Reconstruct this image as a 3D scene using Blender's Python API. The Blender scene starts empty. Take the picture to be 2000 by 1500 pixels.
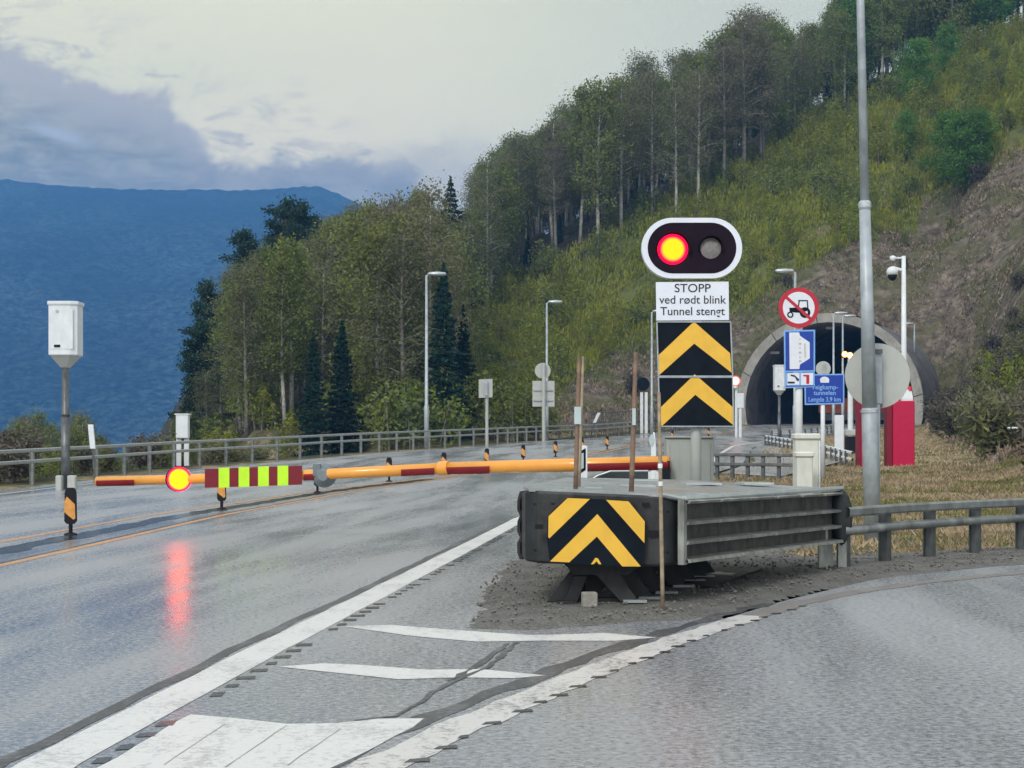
import bpy, math, random
import numpy as np
from mathutils import Vector
R = math.radians
random.seed(7); rng = np.random.default_rng(11)
scene = bpy.context.scene
COL = scene.collection
# ------------------------------------------------------------------ camera
F = 3400.0          # focal length in photo pixels (photo 2000 px wide)
H = 1.35            # eye height
HZ = 860.0          # horizon row
cam_d = bpy.data.cameras.new("camera"); cam = bpy.data.objects.new("camera", cam_d); COL.objects.link(cam)
cam.location = (0, 0, H); cam.rotation_euler = (R(90), 0, 0)
cam_d.sensor_width = 36.0; cam_d.lens = F / 2000 * 36.0; cam_d.shift_y = 110 / 2000
cam_d.clip_start = 0.1; cam_d.clip_end = 20000
scene.camera = cam
# ------------------------------------------------------------------ view
scene.view_settings.view_transform = 'Standard'; scene.view_settings.look = 'None'
scene.view_settings.gamma = 1.0; scene.view_settings.exposure = 0.35
scene.cycles.use_denoising = True
scene.cycles.max_bounces = 6; scene.cycles.diffuse_bounces = 2; scene.cycles.glossy_bounces = 3
scene.cycles.volume_bounces = 0; scene.cycles.transparent_max_bounces = 6
scene.cycles.sample_clamp_indirect = 6
# ------------------------------------------------------------------ node helper
class NT:
    def __init__(s, tree): s.t = tree; s.n = tree.nodes; s.l = tree.links; s.n.clear()
    def node(s, typ, **kw):
        n = s.n.new(typ)
        for k, v in kw.items(): setattr(n, k, v)
        return n
    def put(s, sock, v):
        if hasattr(v, 'is_output') or isinstance(v, bpy.types.NodeSocket): s.l.new(v, sock)
        elif v is not None: sock.default_value = v
    def math(s, op, a, b=None, c=None, clamp=False):
        n = s.node('ShaderNodeMath', operation=op); n.use_clamp = clamp
        s.put(n.inputs[0], a)
        if b is not None: s.put(n.inputs[1], b)
        if c is not None: s.put(n.inputs[2], c)
        return n.outputs[0]
    def mix(s, fac, a, b):
        n = s.node('ShaderNodeMix', data_type='RGBA'); n.clamp_factor = True
        s.put(n.inputs[0], fac); s.put(n.inputs[6], a); s.put(n.inputs[7], b)
        return n.outputs[2]
    def noise(s, vec, scale, detail=4, rough=0.55, dist=0.0):
        n = s.node('ShaderNodeTexNoise'); s.put(n.inputs['Vector'], vec)
        n.inputs['Scale'].default_value = scale; n.inputs['Detail'].default_value = detail
        n.inputs['Roughness'].default_value = rough; n.inputs['Distortion'].default_value = dist
        return n.outputs['Fac']
    def ramp(s, fac, stops, interp='LINEAR'):
        n = s.node('ShaderNodeValToRGB'); s.put(n.inputs[0], fac); cr = n.color_ramp; cr.interpolation = interp
        while len(cr.elements) < len(stops): cr.elements.new(0.5)
        for e, (p, c) in zip(cr.elements, stops):
            e.position = p; e.color = (c, c, c, 1) if isinstance(c, (int, float)) else (*c[:3], 1)
        return n.outputs[0]
    def smooth(s, v, a, b):
        n = s.node('ShaderNodeMapRange', interpolation_type='SMOOTHSTEP'); s.put(n.inputs[0], v)
        n.inputs[1].default_value = a; n.inputs[2].default_value = b
        return n.outputs[0]
    def scaled(s, vec, sc):
        n = s.node('ShaderNodeMapping'); s.put(n.inputs[0], vec); n.inputs[3].default_value = sc
        return n.outputs[0]
# ------------------------------------------------------------------ world: overcast sky with cloud banks
world = bpy.data.worlds.new("World"); scene.world = world; world.use_nodes = True
w = NT(world.node_tree)
tc = w.node('ShaderNodeTexCoord'); sep = w.node('ShaderNodeSeparateXYZ'); w.l.new(tc.outputs['Generated'], sep.inputs[0])
sx, sy, sz = sep.outputs
ya = w.math('MAXIMUM', w.math('ABSOLUTE', sy), 0.15)
u = w.math('DIVIDE', sx, ya); v = w.math('DIVIDE', sz, ya)
comb = w.node('ShaderNodeCombineXYZ'); w.put(comb.inputs[0], u); w.put(comb.inputs[1], v); w.put(comb.inputs[2], sy)
cv = comb.outputs[0]
n_big = w.noise(w.scaled(cv, (1, 1.7, 1)), 9, 7, 0.6, 0.3)
n_mid = w.noise(w.scaled(cv, (1, 1.6, 1)), 24, 9, 0.66, 0.35)
n_fin = w.noise(w.scaled(cv, (0.8, 2.2, 1)), 42, 8, 0.65, 0.5)
n_soft = w.noise(w.scaled(cv, (0.5, 1.4, 1)), 5, 3, 0.5)
u01 = w.math('MULTIPLY', w.math('ADD', u, 0.4), 1 / 0.8, clamp=True)     # u -0.4..0.4
def U(px): return ((px - 1000) / F + 0.4) / 0.8
def V(py): return (HZ - py) / F
line = w.ramp(u01, [(0.0, V(40)), (U(0), V(85)), (U(120), V(135)), (U(220), V(165)), (U(330), V(190)), (U(385), V(255)),
                    (U(430), V(305)), (U(520), V(300)), (U(620), V(275)), (U(690), V(300)), (U(740), V(330)), (U(800), V(335)),
                    (U(850), V(385)), (U(960), V(430))])
dv = w.math('SUBTRACT', line, v)                                        # >0 below the cloud top line
dvn = w.math('ADD', dv, w.math('MULTIPLY', w.math('SUBTRACT', n_mid, 0.5), 0.060))
dvn = w.math('ADD', dvn, w.math('MULTIPLY', w.math('SUBTRACT', n_big, 0.5), 0.03))
bank = w.smooth(dvn, -0.004, 0.010)
# second, fainter bank to the right
line2 = w.ramp(u01, [(U(560), V(480)), (U(700), V(330)), (U(760), V(275)), (U(880), V(255)), (U(980), V(250)), (U(1100), V(290)), (1.0, V(200))])
dv2 = w.math('ADD', w.math('SUBTRACT', line2, v), w.math('MULTIPLY', w.math('SUBTRACT', n_mid, 0.5), 0.075))
bank2 = w.math('MULTIPLY', w.smooth(dv2, -0.004, 0.02), 0.55)
# scattered wisps above the bank
wz = w.math('MULTIPLY', w.smooth(n_fin, 0.50, 0.64), w.smooth(dv, -0.060, -0.005))
wz = w.math('MULTIPLY', wz, w.smooth(w.math('MULTIPLY', u, -1), 0.06, 0.14))
wz = w.math('MULTIPLY', wz, 0.75)
skyc = w.mix(w.smooth(v, 0.12, 0.30), (1.38, 1.17, 0.72, 1), (0.90, 0.85, 0.57, 1))
skyc = w.mix(w.smooth(n_soft, 0.35, 0.7), skyc, (1.04, 0.97, 0.60, 1))
skyc = w.mix(w.smooth(w.math('ADD', w.math('MULTIPLY', u, 0.6), v), 0.17, 0.34), skyc, (0.80, 0.78, 0.52, 1))
bankc = w.mix(w.smooth(w.math('ADD', w.math('MULTIPLY', n_big, 0.55), w.math('MULTIPLY', n_fin, 0.45)), 0.36, 0.64), (0.25, 0.245, 0.18, 1), (0.70, 0.66, 0.47, 1))
bankc = w.mix(w.smooth(dv, 0.004, 0.05), (0.62, 0.56, 0.46, 1), bankc)
bankc = w.mix(w.math('MULTIPLY', w.smooth(v, 0.175, 0.145), 0.75), bankc, w.mix(w.smooth(n_fin, .35, .65), (0.34, 0.33, 0.28, 1), (0.52, 0.49, 0.41, 1)))
c = w.mix(wz, skyc, (0.66, 0.60, 0.48, 1))
c = w.mix(bank2, c, (0.60, 0.55, 0.46, 1))
c = w.mix(bank, c, bankc)
# bright slit inside the dark bank
sl = w.math('ABSOLUTE', w.math('ADD', w.math('SUBTRACT', v, V(262)), w.math('MULTIPLY', w.math('SUBTRACT', u, (115 - 1000) / F), 0.33)))
sl = w.math('MULTIPLY', w.smooth(w.math('ADD', sl, w.math('MULTIPLY', n_mid, 0.006)), 0.0085, 0.003), w.smooth(w.math('ABSOLUTE', w.math('SUBTRACT', u, (115 - 1000) / F)), 0.026, 0.006))
c = w.mix(w.math('MULTIPLY', sl, 0.8), c, (0.60, 0.63, 0.65, 1))
# behind the camera the overcast is brighter; generic clouds there
back = w.smooth(w.math('MULTIPLY', sy, -1), -0.25, 0.45)
c = w.mix(back, c, w.mix(n_soft, (0.74, 0.77, 0.82, 1), (1.0, 1.0, 0.99, 1)))
up = w.smooth(sz, 0.35, 0.8)
c = w.mix(up, c, (0.80, 0.84, 0.90, 1))
nish = w.node('ShaderNodeTexSky', sky_type='NISHITA'); nish.sun_disc = False
nish.sun_elevation = R(38); nish.sun_rotation = R(205)
b1 = w.node('ShaderNodeBackground'); w.l.new(nish.outputs[0], b1.inputs[0]); b1.inputs[1].default_value = 0.1
b2 = w.node('ShaderNodeBackground'); w.l.new(c, b2.inputs[0]); b2.inputs[1].default_value = 1.0
mx = w.node('ShaderNodeMixShader'); mx.inputs[0].default_value = 0.95
w.l.new(b1.outputs[0], mx.inputs[1]); w.l.new(b2.outputs[0], mx.inputs[2])
wo = w.node('ShaderNodeOutputWorld'); w.l.new(mx.outputs[0], wo.inputs[0])
# ------------------------------------------------------------------ sun (soft, overcast)
sun_d = bpy.data.lights.new("sun", 'SUN'); sun_d.energy = 1.5; sun_d.angle = R(16); sun_d.color = (1, 0.95, 0.88)
sun = bpy.data.objects.new("sun", sun_d); COL.objects.link(sun)
az = R(205); el = R(38)
sd = Vector((math.sin(az) * math.cos(el), math.cos(az) * math.cos(el), math.sin(el)))
sun.rotation_euler = sd.to_track_quat('Z', 'Y').to_euler()
# ------------------------------------------------------------------ materials
MATS = {}
def mat(name, col=(0.5, 0.5, 0.5), rough=0.6, metal=0.0, var=0.12, vscale=6.0, bump=0.0, bscale=40, emit=None, estr=0, dirt=0.0, dirtcol=(0.08, 0.07, 0.055), objrand=0.0, coat=0.0, spec=None):
    if name in MATS: return MATS[name]
    m = bpy.data.materials.new(name); m.use_nodes = True; t = NT(m.node_tree)
    p = t.node('ShaderNodeBsdfPrincipled'); o = t.node('ShaderNodeOutputMaterial'); t.l.new(p.outputs[0], o.inputs[0])
    g = t.node('ShaderNodeTexCoord').outputs['Object']
    nz = t.noise(g, vscale, 4)
    a = tuple(min(1, x * (1 - var)) for x in col) + (1,); b = tuple(min(1, x * (1 + var)) for x in col) + (1,)
    cc = t.mix(t.smooth(nz, 0.3, 0.7), a, b)
    if objrand:
        oi = t.node('ShaderNodeObjectInfo')
        hs = t.node('ShaderNodeHueSaturation'); t.put(hs.inputs['Color'], cc)
        t.put(hs.inputs['Hue'], t.math('ADD', 0.5, t.math('MULTIPLY', t.math('SUBTRACT', oi.outputs['Random'], 0.5), 0.05 * objrand)))
        t.put(hs.inputs['Value'], t.math('ADD', 1.0, t.math('MULTIPLY', t.math('SUBTRACT', oi.outputs['Random'], 0.5), 0.7 * objrand)))
        cc = hs.outputs[0]
    if dirt:
        d = t.noise(t.scaled(g, (1, 1, 0.25)), 9, 6, 0.65)
        cc = t.mix(t.math('MULTIPLY', t.smooth(d, 0.42, 0.72), dirt), cc, (*dirtcol, 1))
    t.put(p.inputs['Base Color'], cc)
    p.inputs['Roughness'].default_value = rough; p.inputs['Metallic'].default_value = metal
    p.inputs['Coat Weight'].default_value = coat
    if spec is not None: p.inputs['Specular IOR Level'].default_value = spec
    if rough < 0.9:
        t.put(p.inputs['Roughness'], t.math('ADD', rough - 0.08, t.math('MULTIPLY', t.noise(g, vscale * 2.3, 3), 0.16)))
    if bump:
        bn = t.node('ShaderNodeBump'); bn.inputs['Strength'].default_value = bump; bn.inputs['Distance'].default_value = 0.02
        t.put(bn.inputs['Height'], t.noise(g, bscale, 5)); t.l.new(bn.outputs[0], p.inputs['Normal'])
    if emit:
        p.inputs['Emission Color'].default_value = (*emit, 1); p.inputs['Emission Strength'].default_value = estr
    MATS[name] = m; return m
def M(n): return MATS[n]
mat('galvanised', (0.40, 0.45, 0.47), 0.5, 0.25, 0.15, 5, dirt=0.3, dirtcol=(0.22, 0.24, 0.24))
mat('galvanised_dark', (0.13, 0.14, 0.14), 0.45, 0.4, 0.3, 4, dirt=0.5, dirtcol=(0.05, 0.05, 0.045))
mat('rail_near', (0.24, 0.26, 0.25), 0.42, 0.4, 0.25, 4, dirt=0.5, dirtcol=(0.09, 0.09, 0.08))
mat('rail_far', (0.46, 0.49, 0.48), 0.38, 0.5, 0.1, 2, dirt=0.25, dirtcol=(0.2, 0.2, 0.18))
mat('cushion_grey', (0.020, 0.023, 0.024), 0.5, 0.2, 0.4, 4, bump=0.2, bscale=15, dirt=0.4, dirtcol=(0.07, 0.068, 0.06))
mat('cushion_rail', (0.36, 0.375, 0.34), 0.4, 0.4, 0.3, 3, dirt=0.55, dirtcol=(0.055, 0.055, 0.045))
mat('cushion_dark', (0.012, 0.015, 0.017), 0.6, 0.1, 0.3, 5, dirt=0.4, dirtcol=(0.06, 0.055, 0.05))
mat('cushion_recess_shade', (0.05, 0.052, 0.047), 0.6, 0.1, 0.5, 7, bump=0.4, bscale=9, dirt=0.6, dirtcol=(0.12, 0.115, 0.10))  # near-black tone carries the shade of the rail recesses
mat('cover_sheet', (0.34, 0.37, 0.37), 0.3, 0.2, 0.25, 2.2, dirt=0.5, dirtcol=(0.14, 0.155, 0.16))
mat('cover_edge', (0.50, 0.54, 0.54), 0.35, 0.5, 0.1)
mat('sign_black', (0.006, 0.010, 0.016), 0.75, 0, 0.2, spec=.12)
mat('sign_yellow', (0.80, 0.47, 0.045), 0.45, 0, 0.05, dirt=0.12, dirtcol=(0.4, 0.28, 0.06))
mat('sign_white', (0.72, 0.76, 0.82), 0.45, 0, 0.03)
mat('sign_text', (0.02, 0.02, 0.03), 0.7)
mat('sign_blue', (0.006, 0.045, 0.35), 0.4, 0, 0.08)
mat('sign_lightblue', (0.20, 0.42, 0.80), 0.4, 0, 0.05)
mat('sign_red', (0.48, 0.012, 0.035), 0.4, 0, 0.08)
mat('alu_back', (0.47, 0.49, 0.45), 0.55, 0.15, 0.05, 3, dirt=0.12, dirtcol=(0.3, 0.3, 0.27))
mat('cabinet_grey', (0.36, 0.385, 0.35), 0.6, 0, 0.05, 3, dirt=0.25, dirtcol=(0.22, 0.22, 0.19))
mat('cream_paint', (0.66, 0.67, 0.60), 0.55, 0, 0.05, 3, dirt=0.22, dirtcol=(0.35, 0.35, 0.28))
mat('white_paint', (0.72, 0.76, 0.77), 0.5, 0, 0.05, 3, dirt=0.15, dirtcol=(0.4, 0.4, 0.37))
mat('wood_stake', (0.20, 0.13, 0.09), 0.8, 0, 0.3, 12, bump=0.3)
mat('wood_light', (0.30, 0.24, 0.16), 0.8, 0, 0.3, 12, bump=0.3)
mat('boom_orange', (0.85, 0.36, 0.045), 0.3, 0, 0.04, 3, dirt=0.12, dirtcol=(0.5, 0.2, 0.03), coat=0.4)
mat('boom_red', (0.20, 0.006, 0.008), 0.35, 0, 0.1)
mat('banner_red', (0.17, 0.004, 0.012), 0.5, 0, 0.1, 8)
mat('banner_yellow', (0.50, 0.86, 0.02), 0.5, 0, 0.05, emit=None)
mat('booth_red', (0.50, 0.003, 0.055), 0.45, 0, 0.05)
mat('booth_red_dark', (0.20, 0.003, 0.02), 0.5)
mat('plastic_black', (0.008, 0.008, 0.012), 0.6, spec=.25)
mat('post_orange', (0.66, 0.30, 0.06), 0.5, 0, 0.15, 12, dirt=0.3)
mat('lamp_housing', (0.014, 0.008, 0.016), 0.7, spec=.1)
mat('lamp_off', (0.20, 0.185, 0.17), 0.25, 0, 0.15, 30)
mat('lamp_grey', (0.17, 0.20, 0.21), 0.5, 0.1, 0.15)
mat('rust_red', (0.22, 0.05, 0.02), 0.7, 0, 0.3, 2)
mat('dark_box', (0.035, 0.045, 0.048), 0.3, 0.1, 0.4, 3)
mat('stone_block', (0.30, 0.29, 0.25), 0.85, 0, 0.2, 9, bump=0.4)
mat('reflector_glass', (0.42, 0.52, 0.52), 0.25, 0, 0.1)
mat('bark_birch', (0.40, 0.39, 0.34), 0.85, 0, 0.3, 2.5, dirt=0.6, dirtcol=(0.07, 0.06, 0.05))
mat('bark_dark', (0.10, 0.085, 0.065), 0.9, 0, 0.3, 3)
mat('bark_grey', (0.20, 0.19, 0.16), 0.9, 0, 0.3, 3)
LB = 1.0
def leafmat(name, a, b, objrand=0.6, scale=0.35, trans=0.25):
    a = tuple(x * LB for x in a); b = tuple(x * LB for x in b)
    m = bpy.data.materials.new(name); m.use_nodes = True; t = NT(m.node_tree)
    o = t.node('ShaderNodeOutputMaterial')
    geo = t.node('ShaderNodeNewGeometry'); g = t.node('ShaderNodeTexCoord').outputs['Object']
    nz = t.noise(g, scale * 3, 3); 
    cc = t.mix(t.smooth(nz, 0.3, 0.7), (*a, 1), (*b, 1))
    oi = t.node('ShaderNodeObjectInfo'); hs = t.node('ShaderNodeHueSaturation'); t.put(hs.inputs['Color'], cc)
    rr = t.math('SUBTRACT', oi.outputs['Random'], 0.5)
    t.put(hs.inputs['Hue'], t.math('ADD', 0.5, t.math('MULTIPLY', rr, 0.06 * objrand)))
    r2 = t.math('FRACT', t.math('MULTIPLY', oi.outputs['Random'], 17.3))
    t.put(hs.inputs['Value'], t.math('ADD', 1.0, t.math('MULTIPLY', t.math('SUBTRACT', r2, 0.5), 0.8 * objrand)))
    r3 = t.math('MULTIPLY', t.math('SUBTRACT', geo.outputs['Random Per Island'], 0.5), 0.5)
    t.put(hs.inputs['Saturation'], t.math('ADD', 1.0, r3))
    d = t.node('ShaderNodeBsdfDiffuse'); t.put(d.inputs[0], hs.outputs[0])
    tr = t.node('ShaderNodeBsdfTranslucent'); t.put(tr.inputs[0], hs.outputs[0])
    mxs = t.node('ShaderNodeMixShader'); mxs.inputs[0].default_value = trans
    t.l.new(d.outputs[0], mxs.inputs[1]); t.l.new(tr.outputs[0], mxs.inputs[2]); t.l.new(mxs.outputs[0], o.inputs[0])
    MATS[name] = m; return m
leafmat('leaf_olive', (0.125, 0.160, 0.048), (0.210, 0.245, 0.072), 0.5)
leafmat('leaf_green', (0.085, 0.190, 0.040), (0.150, 0.280, 0.065), 0.3)
leafmat('leaf_spring', (0.185, 0.220, 0.036), (0.280, 0.310, 0.062), 0.45)
leafmat('leaf_brown', (0.130, 0.140, 0.070), (0.200, 0.200, 0.100), .5)
leafmat('leaf_grey', (0.145, 0.145, 0.088), (0.215, 0.205, 0.13), .5)
leafmat('needle_dark', (0.016, 0.042, 0.036), (0.034, 0.070, 0.046), 0.5)
leafmat('needle_pine', (0.030, 0.062, 0.038), (0.055, 0.092, 0.050), 0.4)
leafmat('twig_brown', (0.085, 0.078, 0.060), (0.15, 0.135, 0.105), 0.6, trans=0.05)
leafmat('heather', (0.16, 0.13, 0.10), (0.32, 0.265, 0.195), 0.5, trans=.05)
leafmat('dry_grass', (0.27, 0.21, 0.13), (0.48, 0.385, 0.25), 0.3, trans=.1)
leafmat('moss_grass', (0.12, 0.13, 0.045), (0.20, 0.19, 0.07), 0.5)

# ------------------------------------------------------------------ mesh builder
def interp(x, pts):
    return float(np.interp(x, [p[0] for p in pts], [p[1] for p in pts]))
class MB:
    def __init__(s): s.v = []; s.f = []
    def add(s, vs, fs):
        o = len(s.v); s.v += [tuple(p) for p in vs]; s.f += [tuple(i + o for i in f) for f in fs]; return s
    def box(s, c, size, rz=0.0, taper=1.0):
        cx, cy, cz = c; hx, hy, hz = size[0] / 2, size[1] / 2, size[2] / 2; ca, sa = math.cos(rz), math.sin(rz); vs = []
        for z in (-1, 1):
            k = taper if z > 0 else 1
            for x, y in ((-1, -1), (1, -1), (1, 1), (-1, 1)):
                X, Y = x * hx * k, y * hy * k
                vs.append((cx + X * ca - Y * sa, cy + X * sa + Y * ca, cz + z * hz))
        return s.add(vs, [(3, 2, 1, 0), (4, 5, 6, 7), (0, 1, 5, 4), (1, 2, 6, 5), (2, 3, 7, 6), (3, 0, 4, 7)])
    def bbox(s, c, size, b=0.01, rz=0.0):           # box with chamfered vertical and top edges
        cx, cy, cz = c; hx, hy, hz = size[0] / 2, size[1] / 2, size[2] / 2; ca, sa = math.cos(rz), math.sin(rz)
        def ring(ix, z):
            pts = [(-hx + ix, -hy + ix + b), (-hx + ix + b, -hy + ix), (hx - ix - b, -hy + ix), (hx - ix, -hy + ix + b), (hx - ix, hy - ix - b), (hx - ix - b, hy - ix), (-hx + ix + b, hy - ix), (-hx + ix, hy - ix - b)]
            return [(cx + X * ca - Y * sa, cy + X * sa + Y * ca, cz + z) for X, Y in pts]
        return s.loft([ring(b, -hz), ring(0, -hz + b), ring(0, hz - b), ring(b, hz)])
    def loft(s, rings, cap=True, closed=True):
        n = len(rings[0]); vs = [p for r in rings for p in r]; fs = []
        for k in range(len(rings) - 1):
            for i in range(n if closed else n - 1):
                j = (i + 1) % n; fs.append((k * n + i, k * n + j, (k + 1) * n + j, (k + 1) * n + i))
        if cap: fs.append(tuple(reversed(range(n)))); fs.append(tuple((len(rings) - 1) * n + i for i in range(n)))
        return s.add(vs, fs)
    def tube(s, pts, rad, n=10, cap=True):
        pts = [Vector(p) for p in pts]; rad = rad if isinstance(rad, (list, tuple)) else [rad] * len(pts); rings = []
        for i, p in enumerate(pts):
            d = (pts[min(i + 1, len(pts) - 1)] - pts[max(i - 1, 0)]).normalized()
            a = d.cross(Vector((0, 0, 1))); a = Vector((1, 0, 0)) if a.length < 1e-3 else a.normalized(); b = a.cross(d)
            rings.append([p + (a * math.cos(t) + b * math.sin(t)) * rad[i] for t in [2 * math.pi * k / n for k in range(n)]])
        return s.loft(rings, cap)
    def plate(s, poly, origin, ax, ay, t):            # 2D polygon extruded: origin + x*ax + y*ay, thickness t along -normal
        ax, ay = Vector(ax), Vector(ay); nrm = ax.cross(ay).normalized(); o = Vector(origin)
        f = [o + ax * x + ay * y for x, y in poly]; b = [p - nrm * t for p in f]; n = len(poly)
        return s.add(f + b, [tuple(range(n)), tuple(reversed(range(n, 2 * n)))] + [(i, i + n, (i + 1) % n + n, (i + 1) % n) for i in range(n)])
    def extrude_path(s, prof, path, up=(0, 0, 1)):   # prof: list (off, z) open profile; path: list of (x,y,z)
        path = [Vector(p) for p in path]; rings = []
        for i, p in enumerate(path):
            d = (path[min(i + 1, len(path) - 1)] - path[max(i - 1, 0)]); d.z = 0; d.normalize(); nrm = Vector((d.y, -d.x, 0))
            rings.append([p + nrm * a + Vector((0, 0, z)) for a, z in prof])
        return s.loft(rings, cap=False, closed=True)
    def build(s, name, m, parent=None, root=None, smooth=False):
        root = root or parent
        off = Vector(root.matrix_world.translation) if root is not None else Vector((0, 0, 0))
        if root is not None: off = Vector(root['_loc'])
        me = bpy.data.meshes.new(name); me.from_pydata([tuple(Vector(p) - off) for p in s.v], [], s.f); me.update()
        me.materials.append(MATS[m] if isinstance(m, str) else m)
        if smooth: me.polygons.foreach_set('use_smooth', [True] * len(me.polygons))
        o = bpy.data.objects.new(name, me); COL.objects.link(o)
        if parent is not None: o.parent = parent
        if root is not None: o['_loc'] = root['_loc']
        return o
ALL_THINGS = []
def thing(name, label, cat, loc=(0, 0, 0), group=None):
    o = bpy.data.objects.new(name, None); COL.objects.link(o); o.location = loc; o.empty_display_size = 0.2
    o['label'] = label; o['category'] = cat; o['_loc'] = tuple(float(x) for x in loc)
    if group: o['group'] = group
    ALL_THINGS.append(o); return o
def tag(o, label, cat, group=None, kind=None):
    if label: o['label'] = label
    if cat: o['category'] = cat
    if group: o['group'] = group
    if kind: o['kind'] = kind
    return o
def struct(o): o['kind'] = 'structure'; return o
def copy_tree(src, loc, label, group=None):
    r = src.copy(); COL.objects.link(r); r.location = loc; r['label'] = label; r['_loc'] = tuple(float(x) for x in loc)
    if group: r['group'] = group
    for ch in src.children:
        c = ch.copy(); COL.objects.link(c); c.parent = r
        for g in ch.children:
            d = g.copy(); COL.objects.link(d); d.parent = c
    return r
def P(px, py, d): return Vector(((px - 1000) * d / F, d, H + (HZ - py) * d / F))
def text_mesh(body, size, m, name, loc, parent, root, align='CENTER', spacing=1.0, depth=0.001, bold=0.0, sxx=1.0):
    cu = bpy.data.curves.new(name, 'FONT'); cu.body = body; cu.size = size; cu.align_x = align; cu.align_y = 'CENTER'
    cu.extrude = depth; cu.space_line = spacing; cu.offset = bold
    ob = bpy.data.objects.new(name, cu); COL.objects.link(ob); bpy.context.view_layer.update()
    me = bpy.data.meshes.new_from_object(ob); bpy.data.objects.remove(ob)
    off = Vector(root['_loc'])
    for vtx in me.vertices:
        x, y, z = vtx.co; vtx.co = Vector((loc[0] + x * sxx, loc[1] - z, loc[2] + y)) - off
    me.materials.clear(); me.materials.append(MATS[m])
    o = bpy.data.objects.new(name, me); COL.objects.link(o); o.parent = parent; return o
def circle(cx, cy, r, n=32, a0=0, a1=2 * math.pi):
    return [(cx + r * math.cos(a0 + (a1 - a0) * k / n), cy + r * math.sin(a0 + (a1 - a0) * k / n)) for k in range(n + (0 if abs(a1 - a0 - 2 * math.pi) < 1e-6 else 1))]

# ------------------------------------------------------------------ ground height
ZT = [(-10, 0), (0, 0), (28, 0), (36, .03), (45, .15), (55, .29), (66, .46), (80, .75), (100, 1.10), (125, 1.55), (143, 2.20), (170, 2.85), (260, 4.5), (600, 6)]
_zy = np.arange(-10, 601, 1.0); _zz = np.interp(_zy, [a for a, b in ZT], [b for a, b in ZT])
_k = np.hanning(13); _k /= _k.sum(); _zp = np.pad(_zz, 6, mode='edge'); _zz = np.convolve(_zp, _k, mode='valid')
def zr(Y): return np.interp(Y, _zy, _zz)
def G(px, py, dz=0.0):                               # point of the road surface seen at a photo pixel
    lo, hi = 3.0, 170.0
    for _ in range(50):
        m = (lo + hi) / 2
        if H + (HZ - py) * m / F > zr(m): lo = m
        else: hi = m
    m = (lo + hi) / 2
    return Vector(((px - 1000) * m / F, m, float(zr(m)) + dz))
def ground_at(px, d, dz=0.0):
    return Vector(((px - 1000) * d / F, d, float(zr(d)) + dz))
LEFT = [(-6, -14.5), (30, -13.6), (45, -12.5), (62, -10.7), (80, -6.3), (90, -3.6), (100, -0.6), (115, 2.9), (135, 11.0), (149, 17.6), (170, 24.0), (300, 66.0)]
RAIL = [(10, -15.2), (30, -14.6), (45, -13.2), (62, -11.5), (80, -7.06), (90, -4.4), (100, -1.5), (115, 2.0), (135, 10.0), (149, 16.6), (167, 22.0)]
RIGHT = [(28, 0.7), (38, 2.6), (55, 6.3), (65, 8.6), (95, 13.2), (120, 20.0), (145, 28.5), (170, 37.5), (300, 79.0)]
def smooth_tab(tab, a, b, wdt=7):
    ys = np.arange(a, b + 1, 1.0); xs = np.interp(ys, [t[0] for t in tab], [t[1] for t in tab])
    k = np.hanning(2 * wdt + 1); k /= k.sum()
    pl = xs[0] - (xs[1] - xs[0]) * np.arange(wdt, 0, -1); pr = xs[-1] + (xs[-1] - xs[-2]) * np.arange(1, wdt + 1)
    return ys, np.convolve(np.concatenate([pl, xs, pr]), k, mode='valid')
_ly, _lx = smooth_tab(LEFT, -6, 300); _ry, _rx = smooth_tab(RAIL, 10, 167, 6); _gy, _gx = smooth_tab(RIGHT, 28, 300)
def xl(Y): return np.interp(Y, _ly, _lx)
def xrail(Y): return np.interp(Y, _ry, _rx)
def xrt(Y): return np.interp(Y, _gy, _gx)
# ramp edge curve (top edge of the right-hand ramp): Y as a function of X
RAMP = [(-0.6, 7.3), (0, 8.9), (0.6, 10.35), (1.42, 12.2), (2.33, 14.2), (3.6, 16.5), (5.3, 18.2), (8, 20.2), (14, 22.5), (30, 25.5)]
# hill base line and control points for the rise above the road level
BASE = [(-120, 100), (-50, 116), (-20, 120), (-6, 110), (2, 121), (9, 139), (16, 153), (21.5, 172), (40, 172), (33, 140), (24.5, 100), (17.5, 66), (13.5, 48), (11.6, 36), (13, 26), (30, 20), (160, 5)]
CP = [(380, 858, 150), (600, 850, 145), (800, 845, 150), (1000, 828, 160), (350, 850, 200), (500, 760, 190), (700, 700, 200), (900, 720, 195), (1100, 715, 190), (1300, 660, 195),
      (1100, 790, 172), (1300, 755, 178), (1430, 660, 185), (900, 610, 215), (1100, 550, 218), (1250, 470, 225), (1400, 410, 228), (1550, 310, 240), (1700, 220, 250),
      (1000, 500, 245), (1250, 410, 250), (1400, 340, 255), (1550, 258, 262), (1700, 185, 268), (1900, 95, 278), (2050, 30, 285), (850, 560, 245), (700, 590, 240), (600, 640, 235), (450, 740, 225),
      (1600, 590, 186), (1700, 430, 205), (1900, 330, 205), (2050, 270, 200), (1850, 500, 205), (2000, 500, 168), (2000, 700, 128), (2000, 830, 92), (1900, 640, 176), (1875, 780, 165),
      (2300, 300, 150), (2300, 600, 90), (2300, 100, 230), (2400, 800, 60),
      (1000, 560, 340), (1250, 480, 340), (1550, 330, 350), (1900, 180, 370), (2300, 50, 380), (700, 650, 330), (450, 760, 330), (300, 850, 300)]
cps = [P(a, b, d) for a, b, d in CP]
cx = np.array([[p.x, p.y] for p in cps]); cz = np.array([p.z - zr(p.y) for p in cps])
bx = []
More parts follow.
